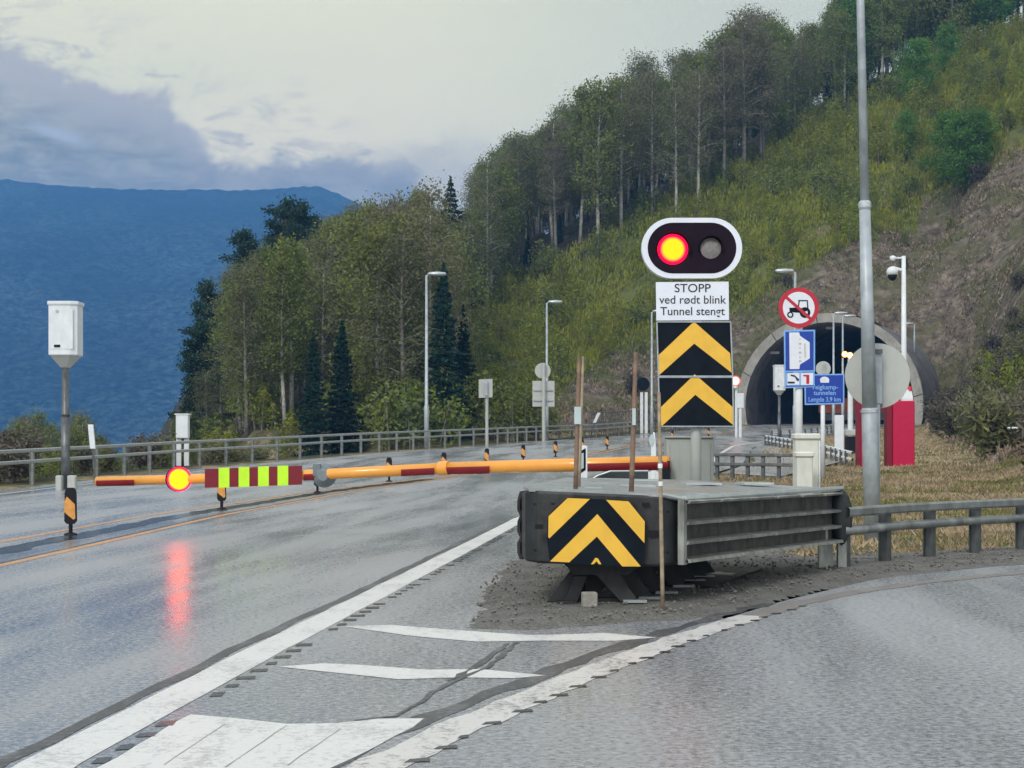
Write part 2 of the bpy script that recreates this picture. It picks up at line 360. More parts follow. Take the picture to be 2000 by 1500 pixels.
for i in range(len(BASE) - 1):
    (x0, y0), (x1, y1) = BASE[i], BASE[i + 1]; n = max(1, int(math.hypot(x1 - x0, y1 - y0) / 25))
    bx += [(x0 + (x1 - x0) * k / n, y0 + (y1 - y0) * k / n) for k in range(n)]
bx = np.array(bx); cx = np.vstack([cx, bx]); cz = np.concatenate([cz, np.zeros(len(bx))])
def tpsk(r2): return np.where(r2 > 1e-9, 0.5 * r2 * np.log(np.maximum(r2, 1e-9)), 0)
n = len(cx); S = 50.0; c0 = cx / S
K = tpsk(((c0[:, None] - c0[None]) ** 2).sum(-1)) + np.eye(n) * 0.004
Pm = np.hstack([np.ones((n, 1)), c0]); A = np.zeros((n + 3, n + 3)); A[:n, :n] = K; A[:n, n:] = Pm; A[n:, :n] = Pm.T
sol = np.linalg.solve(A, np.concatenate([cz, np.zeros(3)]))
def tps(X, Y):
    X = np.atleast_1d(X); Y = np.atleast_1d(Y); out = np.zeros(X.shape); q = np.stack([X.ravel(), Y.ravel()], -1) / S
    res = np.zeros(len(q))
    for a in range(0, len(q), 4000):
        b = q[a:a + 4000]; r2 = ((b[:, None] - c0[None]) ** 2).sum(-1)
        res[a:a + 4000] = tpsk(r2) @ sol[:n] + sol[n] + b @ sol[n + 1:]
    return res.reshape(X.shape)
def hash_noise(X, Y, sc, seed=0):                     # smooth value noise
    x = X / sc; y = Y / sc; xi = np.floor(x).astype(int); yi = np.floor(y).astype(int); fx = x - xi; fy = y - yi
    fx = fx * fx * (3 - 2 * fx); fy = fy * fy * (3 - 2 * fy)
    def h(a, b): return (np.sin(a * 127.1 + b * 311.7 + seed * 74.7) * 43758.5453) % 1.0
    return (h(xi, yi) * (1 - fx) + h(xi + 1, yi) * fx) * (1 - fy) + (h(xi, yi + 1) * (1 - fx) + h(xi + 1, yi + 1) * fx) * fy
def base_dist(X, Y):                                  # signed distance to the hill base (positive on the hill side)
    d = np.full(X.shape, 1e9)
    for i in range(len(BASE) - 1):
        (x0, y0), (x1, y1) = BASE[i], BASE[i + 1]; vx, vy = x1 - x0, y1 - y0; L2 = vx * vx + vy * vy
        t = np.clip(((X - x0) * vx + (Y - y0) * vy) / L2, 0, 1); d = np.minimum(d, np.hypot(X - x0 - t * vx, Y - y0 - t * vy))
    poly = BASE + [(400, 5), (400, 700), (-300, 700), (-300, 100)]
    ins = np.zeros(X.shape, bool); j = len(poly) - 1
    for i in range(len(poly)):
        xi, yi = poly[i]; xj, yj = poly[j]
        c1 = ((yi > Y) != (yj > Y)); 
        with np.errstate(divide='ignore', invalid='ignore'): xx = (xj - xi) * (Y - yi) / (yj - yi + 1e-12) + xi
        ins ^= c1 & (X < xx); j = i
    return np.where(ins, d, -d)
# tunnel frame
TP = Vector((30.9, 170.0, 0)); TP.z = float(zr(170)); TA = Vector((0.30, 1.0, 0)).normalized(); TN = Vector((TA.y, -TA.x, 0))
def terrain(X, Y, raw=False):
    X = np.asarray(X, float); Y = np.asarray(Y, float)
    zb = zr(Y); d = base_dist(X, Y); t = np.clip(d / 10, 0, 1); t = t * t * (3 - 2 * t)
    hgt = np.maximum(tps(X, Y), 0) * t + np.clip(d, 0, 3) * 0.25
    bump = (hash_noise(X, Y, 9, 1) - 0.5) * 2.2 + (hash_noise(X, Y, 3.6, 2) - 0.5) * 1.3 + np.abs(hash_noise(X, Y * .6, 1.9, 22) - 0.5) * 1.3
    hgt = hgt + bump * t * np.clip(d / 20, 0, 1)
    # knobbly verge grass on the right side
    gr = (X > xrt(np.maximum(Y, 28)) + 0.5) & (Y > 17) & (d < 3)
    hgt = hgt + np.where((d > -30) & (X > 1.5) & (Y > 17.5) , (hash_noise(X, Y, 1.4, 5) - 0.3) * 0.10 + (hash_noise(X, Y, 5, 6) - 0.4) * 0.16, 0) * np.clip((X - xrt(np.maximum(Y, 28)) - 0.6) / 2.0, 0, 1) * np.clip((Y - 19) / 4, 0, 1)
    z = zb + hgt - 0.05
    # drop to the valley left of the road
    e = (xrail(np.clip(Y, 10, 167)) - 1.2) - X
    drop = np.clip(e / 26, 0, 1); drop = drop * drop * (3 - 2 * drop) * 13
    keep = np.clip((X - (-0.20 * Y - 4)) / 10 , 0, 1) * np.clip((Y - 95) / 25, 0, 1)
    z = z - np.where(e > 0, drop * (1 - keep), 0)
    if raw: return z
    s = (X - TP.x) * TA.x + (Y - TP.y) * TA.y; q = (X - TP.x) * TN.x + (Y - TP.y) * TN.y
    top = zr(Y) + np.sqrt(np.maximum(0, 9.15 ** 2 - q ** 2)) + 2.0
    ins = (np.abs(q) < 9.2) & (s > 3.5)
    return np.where(ins, np.maximum(z, top), z)
def terr1(x, y): return float(terrain(np.array([x]), np.array([y]))[0])

# ------------------------------------------------------------------ terrain mesh
def project(X, Y, Z): return 1000 + F * X / Y, HZ - F * (Z - H) / Y
xs = np.concatenate([np.arange(-130, -20, 3.0), np.arange(-20, -16, 1.0), np.arange(-16, 1, 0.8), np.arange(1, 14, 0.35), np.arange(14, 60, 0.8), np.arange(60, 140, 1.8), np.arange(140, 260, 8.0)])
ys = np.concatenate([np.arange(-8, 17, 2.0), np.arange(17, 34, 0.4), np.arange(34, 70, 0.8), np.arange(70, 290, 1.1), np.arange(290, 420, 6.0)])
TX, TY = np.meshgrid(xs, ys); TZ = terrain(TX, TY)
nx, ny = len(xs), len(ys)
vi = np.arange(nx * ny).reshape(ny, nx)
fq = np.stack([vi[:-1, :-1], vi[:-1, 1:], vi[1:, 1:], vi[1:, :-1]], -1)
cxq = (TX[:-1, :-1] + TX[1:, 1:]) / 2; cyq = (TY[:-1, :-1] + TY[1:, 1:]) / 2
s_ = (cxq - TP.x) * TA.x + (cyq - TP.y) * TA.y; q_ = (cxq - TP.x) * TN.x + (cyq - TP.y) * TN.y
drop_ = (np.abs(q_) < 8.6) & (s_ > -0.5) & (s_ < 4.2)
# zone attributes: grass / rock / floor
ppx, ppy = project(TX, np.maximum(TY, 3), TZ)
bd = base_dist(TX, TY)
S2 = [(800, 846), (1000, 838), (1100, 760), (1200, 690), (1300, 655), (1450, 610), (1550, 535), (1700, 455), (1790, 445), (1800, 392), (1900, 335), (2000, 288), (2300, 150)]
S1 = [(850, 800), (900, 650), (1000, 570), (1100, 530), (1250, 445), (1400, 375), (1550, 290), (1700, 205), (1850, 130), (2000, 70), (2300, -60)]
s2 = np.interp(ppx, *zip(*S2)); s1 = np.interp(ppx, *zip(*S1))
nzz = (hash_noise(TX, TY, 7, 9) - 0.5) * 30
hill = np.clip(bd / 3, 0, 1)
rock = hill * (ppy + nzz > s2) * (ppx > 850); scrub = hill * (ppy + nzz <= s2) * (ppy + nzz > s1) * (ppx > 850)
forest = hill * (1 - np.clip(rock + scrub, 0, 1))
left_ = (TX < xrail(np.clip(TY, 10, 167)) - 0.6)
forest = np.where(left_ & (hill == 0), 1.0, forest)
me = bpy.data.meshes.new("ground"); me.from_pydata(np.stack([TX.ravel(), TY.ravel(), TZ.ravel()], -1).tolist(), [], fq[~drop_].tolist()); me.update()
ca = me.color_attributes.new("zone", 'FLOAT_COLOR', 'POINT')
buf = np.ones((nx * ny, 4), np.float32); buf[:, 0] = rock.ravel(); buf[:, 1] = scrub.ravel(); buf[:, 2] = forest.ravel()
ca.data.foreach_set('color', buf.ravel())
me.polygons.foreach_set('use_smooth', [True] * len(me.polygons))
ground = bpy.data.objects.new("ground", me); COL.objects.link(ground); struct(ground)
m = bpy.data.materials.new("ground_soil"); m.use_nodes = True; t = NT(m.node_tree)
p = t.node('ShaderNodeBsdfPrincipled'); o = t.node('ShaderNodeOutputMaterial'); t.l.new(p.outputs[0], o.inputs[0])
g = t.node('ShaderNodeTexCoord').outputs['Object']
at = t.node('ShaderNodeAttribute', attribute_name='zone'); sp = t.node('ShaderNodeSeparateColor'); t.l.new(at.outputs['Color'], sp.inputs[0])
n1 = t.noise(g, 0.9, 8, 0.62); n2 = t.noise(g, 0.16, 5, 0.6); n3 = t.noise(t.scaled(g, (1, 0.5, 1)), 3.5, 6, 0.7)
grass = t.ramp(n3, [(0.25, (0.11, 0.085, 0.045)), (0.42, (0.20, 0.165, 0.08)), (0.55, (0.36, 0.29, 0.165)), (0.7, (0.50, 0.41, 0.27))])
grass = t.mix(t.smooth(t.noise(g, 0.55, 5, 0.6), 0.44, 0.58), grass, (0.10, 0.105, 0.04, 1))
rockc = t.ramp(n1, [(0.30, (0.045, 0.037, 0.030)), (0.44, (0.11, 0.090, 0.070)), (0.56, (0.18, 0.15, 0.115)), (0.68, (0.28, 0.24, 0.18)), (0.8, (0.38, 0.33, 0.26))])
rockc = t.mix(t.math('MULTIPLY', t.smooth(n2, 0.42, 0.58), 0.75), rockc, (0.095, 0.10, 0.040, 1))
scr = t.ramp(n1, [(0.3, (0.06, 0.07, 0.022)), (0.5, (0.12, 0.135, 0.04)), (0.7, (0.17, 0.165, 0.07))])
fl = t.ramp(n1, [(0.3, (0.022, 0.022, 0.014)), (0.5, (0.05, 0.046, 0.028)), (0.7, (0.09, 0.078, 0.05))])
cc = t.mix(sp.outputs[0], grass, rockc); cc = t.mix(sp.outputs[1], cc, scr); cc = t.mix(sp.outputs[2], cc, fl)
t.put(p.inputs['Base Color'], cc); p.inputs['Roughness'].default_value = 0.95; p.inputs['Specular IOR Level'].default_value = 0.15
bn = t.node('ShaderNodeBump'); bn.inputs['Strength'].default_value = 0.8; bn.inputs['Distance'].default_value = 0.35
t.put(bn.inputs['Height'], t.math('ADD', n1, t.math('MULTIPLY', n3, 0.25))); t.l.new(bn.outputs[0], p.inputs['Normal'])
me.materials.append(m)
# valley floor
mat('valley_soil', (0.045, 0.055, 0.035), 0.95, var=0.4, vscale=0.02)
b = MB(); b.add([(-2790, -190, -14), (2790, -190, -14), (2790, 3850, -14), (-2790, 3850, -14)], [(0, 1, 2, 3)])
vf = struct(b.build('valley_floor', 'valley_soil'))

# ------------------------------------------------------------------ far mountain
mg_u = np.linspace(-0.62, 0.75, 420); D0, D1 = 1900.0, 3300.0
ridge = [(-1200, 600), (-400, 400), (0, 350), (150, 362), (300, 372), (450, 374), (560, 366), (620, 362), (660, 378), (700, 398), (760, 425), (850, 475), (1000, 540), (1400, 500), (2200, 300), (3600, 200)]
mv = []; mf = []; NR = 70
for i, uu in enumerate(mg_u):
    px = 1000 + uu * F; top = (HZ - interp(px, ridge)) / F * D1
    for j in range(NR + 1):
        k = j / NR; D = D0 + (D1 - D0) * k; x = uu * D
        prof = k ** 0.82
        zz = -14 + (top + 14 + H) * prof + ((hash_noise(np.array([x]), np.array([D]), 260, 3)[0] - 0.5) * 30 + (hash_noise(np.array([x]), np.array([D]), 90, 4)[0] - 0.5) * 22 + (hash_noise(np.array([x]), np.array([D]), 28, 14)[0] - 0.5) * 14) * math.sin(min(1, k * 1.15) * math.pi) ** 0.6 * (1 if k < 0.87 else max(0, (1 - k) / 0.13))
        if j >= NR - 1: zz += (hash_noise(np.array([x]), np.array([0.0]), 95, 8)[0] - 0.5) * 9 + (hash_noise(np.array([x]), np.array([0.0]), 7, 18)[0] - 0.5) * 4
        mv.append((x, D, zz))
for i in range(len(mg_u) - 1):
    for j in range(NR): a = i * (NR + 1) + j; mf.append((a, a + NR + 1, a + NR + 2, a + 1))
ob_ = len(mv); 
for i in range(len(mg_u)): x, y, z = mv[i * (NR + 1) + NR]; mv.append((x * 1.15, y + 500, z - 260))
for i in range(len(mg_u) - 1): mf.append((i * (NR + 1) + NR, (i + 1) * (NR + 1) + NR, ob_ + i + 1, ob_ + i))
me = bpy.data.meshes.new("mountain"); me.from_pydata(mv, [], mf); me.update(); me.polygons.foreach_set('use_smooth', [True] * len(me.polygons))
mountain = bpy.data.objects.new("mountain", me); COL.objects.link(mountain); struct(mountain)
m = bpy.data.materials.new("mountain_forest"); m.use_nodes = True; t = NT(m.node_tree)
p = t.node('ShaderNodeBsdfDiffuse'); o = t.node('ShaderNodeOutputMaterial'); t.l.new(p.outputs[0], o.inputs[0]); g = t.node('ShaderNodeTexCoord').outputs['Object']
t.put(p.inputs[0], t.mix(t.math('MULTIPLY', t.smooth(t.noise(g, 0.09, 9, 0.8), 0.40, 0.65), t.math('ADD', 0.35, t.math('MULTIPLY', t.smooth(t.noise(g, 0.004, 4, 0.6), 0.35, 0.65), 0.5))), (0.001, 0.010, 0.022, 1), (0.11, 0.17, 0.18, 1)))
me.materials.append(m)

# ------------------------------------------------------------------ road sheets
def sheet(rows, name, m, offx=0.0):
    mb = MB(); nr = len(rows); nc = len(rows[0]); vs = [p for r in rows for p in r]
    fs = [(r * nc + c, r * nc + c + 1, (r + 1) * nc + c + 1, (r + 1) * nc + c) for r in range(nr - 1) for c in range(nc - 1)]
    mb.add(vs, fs); return mb
m = bpy.data.materials.new("wet_asphalt"); m.use_nodes = True; t = NT(m.node_tree); MATS['wet_asphalt'] = m
p = t.node('ShaderNodeBsdfPrincipled'); o = t.node('ShaderNodeOutputMaterial'); t.l.new(p.outputs[0], o.inputs[0]); g = t.node('ShaderNodeTexCoord').outputs['Object']
sh = t.node('ShaderNodeMapping'); t.put(sh.inputs[0], g); sh.inputs[2].default_value = (0, 0, R(5)); gs = sh.outputs[0]
st = t.noise(t.scaled(gs, (1.0, 0.07, 1)), 0.9, 5, 0.6, 0.3)          # long streaks along the lanes
st2 = t.noise(t.scaled(gs, (1.0, 0.22, 1)), 0.55, 4, 0.55, 0.4)
fine = t.noise(g, 75, 3, 0.7); med = t.noise(g, 9, 5, 0.65); agg = t.noise(g, 26, 4, 0.7)
wet = t.math('ADD', t.math('MULTIPLY', st, 0.5), t.math('MULTIPLY', st2, 0.5))
cc = t.mix(t.smooth(wet, 0.38, 0.62), (0.30, 0.31, 0.315, 1), (0.19, 0.205, 0.225, 1))
cc = t.mix(t.math('MULTIPLY', t.smooth(agg, 0.47, 0.62), 0.6), cc, (0.45, 0.46, 0.47, 1))
cc = t.mix(t.math('MULTIPLY', t.smooth(agg, 0.47, 0.36), 0.45), cc, (0.04, 0.042, 0.045, 1))
cc = t.mix(t.math('MULTIPLY', t.smooth(med, 0.55, 0.75), 0.3), cc, (0.02, 0.021, 0.022, 1))
t.put(p.inputs['Base Color'], cc)
rg = t.math('ADD', t.ramp(wet, [(0.36, 0.44), (0.48, 0.30), (0.62, 0.15)]), t.math('ADD', t.math('MULTIPLY', t.math('SUBTRACT', med, 0.5), 0.35), t.math('MULTIPLY', t.math('SUBTRACT', agg, 0.5), 0.5)))
t.put(p.inputs['Roughness'], rg); p.inputs['Specular IOR Level'].default_value = 0.6
bn = t.node('ShaderNodeBump'); bn.inputs['Strength'].default_value = 0.2; bn.inputs['Distance'].default_value = 0.006
t.put(bn.inputs['Height'], t.math('ADD', t.math('MULTIPLY', agg, 0.8), t.math('MULTIPLY', fine, 0.4))); t.l.new(bn.outputs[0], p.inputs['Normal'])
road = MB()
rows = [[(x, y, float(zr(y))) for x in np.linspace(float(xl(y)), 26, 24)] for y in np.arange(-6, 12.01, 1.0)]
mb = sheet(rows, 'a', m); road.add(mb.v, mb.f)
RE0 = 1.6
def xmain(y): return RE0 if y < 28 else max(RE0 if y < 30 else -9, float(xrt(y)))
rows = [[(x, y, float(zr(y))) for x in np.linspace(float(xl(y)), xmain(y) if y > 30 else RE0, 16)] for y in np.concatenate([np.arange(12, 30, 1.0), np.arange(30, 262, 1.0)])]
mb = sheet(rows, 'b', m); road.add(mb.v, mb.f)
def yramp(x): return interp(x, RAMP)
rows = [[(x, 12 + (yramp(x) + 0.55 - 12) * k, 0.0) for k in np.linspace(0, 1, 10)] for x in np.concatenate([np.arange(1.6, 10, 0.3), np.arange(10, 27, 1.5)])]
mb = sheet(rows, 'c', m); road.add([(x, y, float(zr(y))) for x, y, z in mb.v], [tuple(reversed(f)) for f in mb.f])
road_o = struct(road.build('road', 'wet_asphalt'))

# markings --------------------------------------------------------
def paint(name, col, worn=0.35, wc=(0.07, 0.07, 0.07), rough=0.35):
    m = bpy.data.materials.new(name); m.use_nodes = True; t = NT(m.node_tree); MATS[name] = m
    p = t.node('ShaderNodeBsdfPrincipled'); o = t.node('ShaderNodeOutputMaterial'); t.l.new(p.outputs[0], o.inputs[0]); g = t.node('ShaderNodeTexCoord').outputs['Object']
    a = t.noise(g, 22, 8, 0.8); b = t.noise(t.scaled(g, (1, 0.35, 1)), 4.0, 6, 0.7)
    f = t.math('MULTIPLY', t.smooth(t.math('ADD', t.math('MULTIPLY', a, 0.6), t.math('MULTIPLY', b, 0.4)), 0.49, 0.58), worn)
    c0 = t.mix(b, (*[x * 0.85 for x in col], 1), (*col, 1))
    t.put(p.inputs['Base Color'], t.mix(f, c0, (*wc, 1))); p.inputs['Roughness'].default_value = rough
    bn = t.node('ShaderNodeBump'); bn.inputs['Strength'].default_value = 0.25; bn.inputs['Distance'].default_value = 0.01
    t.put(bn.inputs['Height'], t.noise(g, 40, 4, 0.7)); t.l.new(bn.outputs[0], p.inputs['Normal'])
paint('paint_white', (0.80, 0.80, 0.76), 0.45, (0.16, 0.16, 0.16)); paint('paint_white_worn', (0.72, 0.70, 0.66), 0.75, (0.10, 0.10, 0.10)); paint('paint_orange', (0.70, 0.33, 0.12), 0.45)
paint('paint_white_far', (0.5, 0.5, 0.48), 0.4); paint('tar_dark', (0.05, 0.052, 0.055), 0.8, (0.16, 0.16, 0.16), 0.45); paint('milled_dark', (0.03, 0.033, 0.035), 0.3, (0.07, 0.07, 0.07), 0.12)
paint('wet_patch', (0.30, 0.27, 0.25), 0.6, (0.1, 0.1, 0.1), 0.3)
def ribbon(mb, pts, wdt, dz, step=0.6, jit=0.0, seed=0):
    pts = [Vector((p[0], p[1], 0)) for p in pts]; out = []
    for a, b_ in zip(pts[:-1], pts[1:]):
        L = (b_ - a).length; k = max(1, int(L / step)); out += [a + (b_ - a) * (i / k) for i in range(k)]
    out.append(pts[-1]); vs = []; rj = random.Random(seed)
    for i, q in enumerate(out):
        d = (out[min(i + 1, len(out) - 1)] - out[max(i - 1, 0)]).normalized(); nn = Vector((d.y, -d.x, 0)); ww = wdt(q.y) if callable(wdt) else wdt
        for sgn in (-1, 1):
            e = q + nn * (sgn * ww / 2 + rj.uniform(-jit, jit)); vs.append((e.x, e.y, float(zr(e.y)) + dz * .45 + max(0, e.y - 14) * .00008))
    mb.add(vs, [(2 * i, 2 * i + 1, 2 * i + 3, 2 * i + 2) for i in range(len(out) - 1)])
def gp(*pp): return [tuple(G(a, b)[:2]) for a, b in pp]
edge_pts = gp((30, 1535), (100, 1490), (300, 1384), (520, 1268), (740, 1157), (900, 1075), (1012, 1016)) + [(0.9, 38), (2.0, 44), (4.2, 52), (6.9, 62), (9.6, 80), (12.2, 96), (18.5, 120), (27, 145), (35.5, 169), (57, 230)]
mb = MB(); ribbon(mb, edge_pts, lambda y: 0.26 if y < 30 else 0.2, 0.006, 0.5, 0.006); struct(mb.build('road_edge_line', 'paint_white'))
mb = MB(); ribbon(mb, [(p[0] - 0.20, p[1]) for p in edge_pts[:7]], 0.09, 0.005, 0.4, 0.02, 2); struct(mb.build('road_tar_joint', 'tar_dark'))
# milled rumble grooves beside the line
mb = MB(); e0 = edge_pts[:7]
cum = [0]
for a, b_ in zip(e0[:-1], e0[1:]): cum.append(cum[-1] + math.dist(a, b_))
L = cum[-1]; k = 0; s0 = 0.2
while s0 < L - 0.5:
    x = float(np.interp(s0, cum, [p[0] for p in e0])); y = float(np.interp(s0, cum, [p[1] for p in e0]))
    x += 0.20; wj = random.uniform(0.03, 0.06); lj = random.uniform(0.10, 0.16)
    random.random() < .8 and mb.add([(x - wj, y - lj / 2,  .0034), (x + wj, y - lj / 2 + 0.02,  .0034), (x + wj * .8, y + lj / 2 + 0.03,  .0034), (x - wj, y + lj / 2,  .0034)], [(0, 1, 2, 3)])
    0 and mb.add([(x - wj - 0.27, y - lj / 5,  .0042), (x - wj - 0.05, y - lj / 5,  .0042), (x - wj - 0.05, y + lj / 5,  .0042), (x - wj - 0.27, y + lj / 5,  .0042)], [(0, 1, 2, 3)]) if k % 2 == 0 and y < 14 else None
    s0 += 0.32; k += 1
struct(mb.build('road_rumble_grooves', 'milled_dark'))
# ramp edge line with grooves
rpx = gp((690, 1530), (760, 1487), (900, 1420), (1060, 1352), (1200, 1295), (1310, 1255), (1400, 1225), (1470, 1203), (1560, 1178), (1680, 1155), (1800, 1138), (2000, 1118)) + [(7.5, 19.2), (13.5, 21.5), (24, 24)]
mb = MB(); ribbon(mb, rpx[:8], 0.24, 0.006, 0.2, 0.022, 4); struct(mb.build('road_ramp_line', 'paint_white_worn'))
mb = MB(); ribbon(mb, rpx[7:], 0.20, 0.0065, 0.3, 0.02, 5); struct(mb.build('road_ramp_line', 'wet_patch'))
mb = MB(); cum = [0]
for a, b_ in zip(rpx[:-1], rpx[1:]): cum.append(cum[-1] + math.dist(a, b_))
s0 = 0.1
while s0 < cum[8]:
    x = float(np.interp(s0, cum, [p[0] for p in rpx])); y = float(np.interp(s0, cum, [p[1] for p in rpx])); wj = random.uniform(0.02, 0.055)
    x += 0.115 + random.uniform(-.01, .02); mb.add([(x - wj, y - 0.05,  .0042), (x + wj, y - 0.02,  .0042), (x + wj * .9, y + 0.06,  .0042), (x - wj * .6, y + 0.03,  .0042)], [(0, 1, 2, 3)]); s0 += random.uniform(.26, .42)
struct(mb.build('road_ramp_grooves', 'milled_dark'))
mb = MB(); ribbon(mb, [(p[0] - 0.25, p[1]) for p in rpx[:9]], 0.13, 0.005, 0.25, 0.04, 9); struct(mb.build('road_tar_joint', 'tar_dark'))
# hatch stripes of the gore
def poly_sheet(name, m, pix, dz, densify=0.25, jit=0.01, seed=1):
    rj = random.Random(seed); pts = [G(a, b) for a, b in pix]; out = []
    for a, b_ in zip(pts, pts[1:] + pts[:1]):
        k = max(1, int((b_ - a).length / densify)); out += [a + (b_ - a) * (i / k) for i in range(k)]
    c0 = [(q.x + rj.uniform(-jit, jit), q.y + rj.uniform(-jit, jit), float(zr(q.y)) + dz * .45) for q in out]
    mb = MB(); mb.add(c0, [tuple(range(len(c0)))]); return mb.build(name, m)
struct(poly_sheet('road_hatch_stripe', 'paint_white', [(672, 1224), (760, 1221), (900, 1232), (1040, 1241), (1180, 1237), (1285, 1246), (1200, 1252), (1060, 1252), (930, 1254), (800, 1242)], 0.0065))
struct(poly_sheet('road_hatch_stripe', 'paint_white', [(545, 1303), (630, 1296), (700, 1299), (830, 1309), (940, 1307), (1065, 1320), (1000, 1325), (900, 1324), (780, 1328), (690, 1318)], 0.0065))
struct(poly_sheet('road_hatch_stripe', 'paint_white', [(185, 1505), (370, 1396), (460, 1403), (560, 1415), (660, 1414), (730, 1404), (832, 1404), (740, 1458), (650, 1500), (600, 1530), (300, 1530)], 0.0065))
for kk, pts in enumerate([[(320, 1495), (440, 1415)], [(440, 1500), (560, 1418)], [(560, 1497), (665, 1425)]]):
    mb = MB(); ribbon(mb, gp(*pts), 0.006, 0.009, 0.2, 0.003, kk); struct(mb.build('road_crack', 'wet_patch'))
for kk, pts in enumerate([[(1010, 1255), (985, 1275), (960, 1300), (905, 1322), (860, 1345), (820, 1372), (775, 1400), (690, 1408)], [(990, 1258), (940, 1295), (880, 1330)]]):
    mb = MB(); ribbon(mb, gp(*pts), 0.035, 0.0085, 0.12, 0.014, 11 + kk); struct(mb.build('road_crack', 'tar_dark'))
# median: double line, hatch and joint
CL = [(1, -6.0), (12, -5.75), (18.7, -5.5), (31.6, -5.2), (42, -3.9), (50, -2.1), (60, 0.0), (75, 3.2), (90, 5.7), (108, 8.4), (128, 14.0), (143, 20.0), (170, 30.0), (260, 57)]
_cy, _cx = smooth_tab(CL, 1, 260, 5)
def xc(y): return float(np.interp(y, _cy, _cx))
def gapw(y): return interp(y, [(0, 1.45), (18, 1.45), (31, 1.3), (44, 0.95), (52, 0.55), (70, 0.45), (260, 0.45)])
yy = [float(v_) for v_ in np.concatenate([np.arange(1, 60, 1.5), np.arange(60, 255, 4)])]
mb = MB(); ribbon(mb, [(xc(y), y) for y in yy], lambda y: 0.13, 0.006, 0.8, 0.006); struct(mb.build('road_centre_line', 'paint_orange'))
mb = MB(); ribbon(mb, [(xc(y) + 0.11 - gapw(y) * 0 - 0.24, y) for y in yy if y < 60], 0.05, 0.005, 0.8, 0.01); struct(mb.build('road_tar_joint', 'tar_dark'))
mb = MB(); ribbon(mb, [(xc(y) - gapw(y), y) for y in yy], lambda y: 0.12, 0.006, 0.8, 0.006); struct(mb.build('road_centre_line', 'paint_orange'))
mb = MB(); ribbon(mb, [(xc(y) - gapw(y) * 0.55, y) for y in yy if y < 52], 0.40, 0.005, 0.5, 0.07, 3); struct(mb.build('road_tar_joint', 'milled_dark'))
mb = MB()
for y in []:
    x1 = xc(y) - 0.10; x0 = xc(y + 1.6) - gapw(y) + 0.1; wv = 0.32
    vs = [(x1, y), (x1, y + wv), (x0, y + 1.6 + wv), (x0, y + 1.6)]; mb.add([(a, b_, float(zr(b_)) + 0.0075) for a, b_ in vs], [(0, 1, 2, 3)])

mb = MB(); ys_ = np.arange(36, 56, 1.0)
mb.add([(xc(y) - 0.12 if s_i else xc(y) - gapw(y) + 0.1, float(y), float(zr(y)) + 0.0035) for y in ys_ for s_i in (0, 1)], [(2 * i, 2 * i + 1, 2 * i + 3, 2 * i + 2) for i in range(len(ys_) - 1)])
struct(mb.build('road_median_patch', 'wet_patch'))
mb = MB(); ribbon(mb, [(float(xl(y)) + 0.9, float(y)) for y in np.arange(0, 250, 2.0)], lambda y: 0.16, 0.006, 1.0, 0.01); struct(mb.build('road_edge_line', 'paint_white_far'))
mb = MB(); ribbon(mb, [((float(xl(y)) + xc(y)) / 2 - 0.5, float(y)) for y in np.arange(10, 160, 2.0)], lambda y: 0.5, 0.003, 1.0, 0.1); struct(mb.build('road_tyre_track', 'wet_patch')) if False else None
# slip road beyond the rails (wet asphalt apron right of the main road)
mb = MB(); mb.add([(a, b_, float(zr(b_)) + 0.02) for a, b_ in [(8.0, 52), (13.5, 70), (16, 86), (13.9, 98), (11.5, 84), (9.5, 68), (6.6, 55)]], [tuple(range(7))]); struct(mb.build('road_apron', 'wet_asphalt'))

# ------------------------------------------------------------------ gravel island and verge
m = bpy.data.materials.new("gravel"); m.use_nodes = True; t = NT(m.node_tree); MATS['gravel'] = m
p = t.node('ShaderNodeBsdfPrincipled'); o = t.node('ShaderNodeOutputMaterial'); t.l.new(p.outputs[0], o.inputs[0]); g = t.node('ShaderNodeTexCoord').outputs['Object']
vn = t.node('ShaderNodeTexVoronoi'); t.put(vn.inputs['Vector'], g); vn.inputs['Scale'].default_value = 45
gc = t.mix(t.smooth(t.noise(g, 3, 5, 0.6), 0.35, 0.65), (0.085, 0.083, 0.073, 1), (0.16, 0.155, 0.135, 1)); sv = t.node('ShaderNodeSeparateColor'); t.l.new(vn.outputs['Color'], sv.inputs[0])
gc = t.mix(t.math('MULTIPLY', sv.outputs[0], 0.55), gc, (0.25, 0.24, 0.215, 1)); t.put(p.inputs['Base Color'], gc); p.inputs['Roughness'].default_value = 0.8
bn = t.node('ShaderNodeBump'); bn.inputs['Strength'].default_value = 0.9; bn.inputs['Distance'].default_value = 0.03
t.put(bn.inputs['Height'], t.math('SUBTRACT', 1.0, vn.outputs['Distance'])); t.l.new(bn.outputs[0], p.inputs['Normal'])
def in_poly(x, y, poly):
    ins = False; j = len(poly) - 1
    for i in range(len(poly)):
        if (poly[i][1] > y) != (poly[j][1] > y) and x < (poly[j][0] - poly[i][0]) * (y - poly[i][1]) / (poly[j][1] - poly[i][1]) + poly[i][0]: ins = not ins
        j = i
    return ins
GR = [(-0.28, 12.5), (0.2, 12.35), (0.8, 12.75), (1.25, 13.1), (1.75, 13.75), (2.6, 15.5), (3.9, 17.4), (5.6, 19.0), (8.2, 20.8), (13, 23), (26, 26.5), (26, 28.5), (12, 25.2), (7, 22.6), (4.6, 20.6), (3.4, 20), (3.0, 24), (2.4, 30), (1.3, 31), (0.5, 27), (0.28, 22), (-0.05, 18.5), (-0.28, 15.5)]
gxs = np.arange(-0.6, 26, 0.085); gys = np.arange(12.1, 31, 0.11); GXm, GYm = np.meshgrid(gxs, gys)
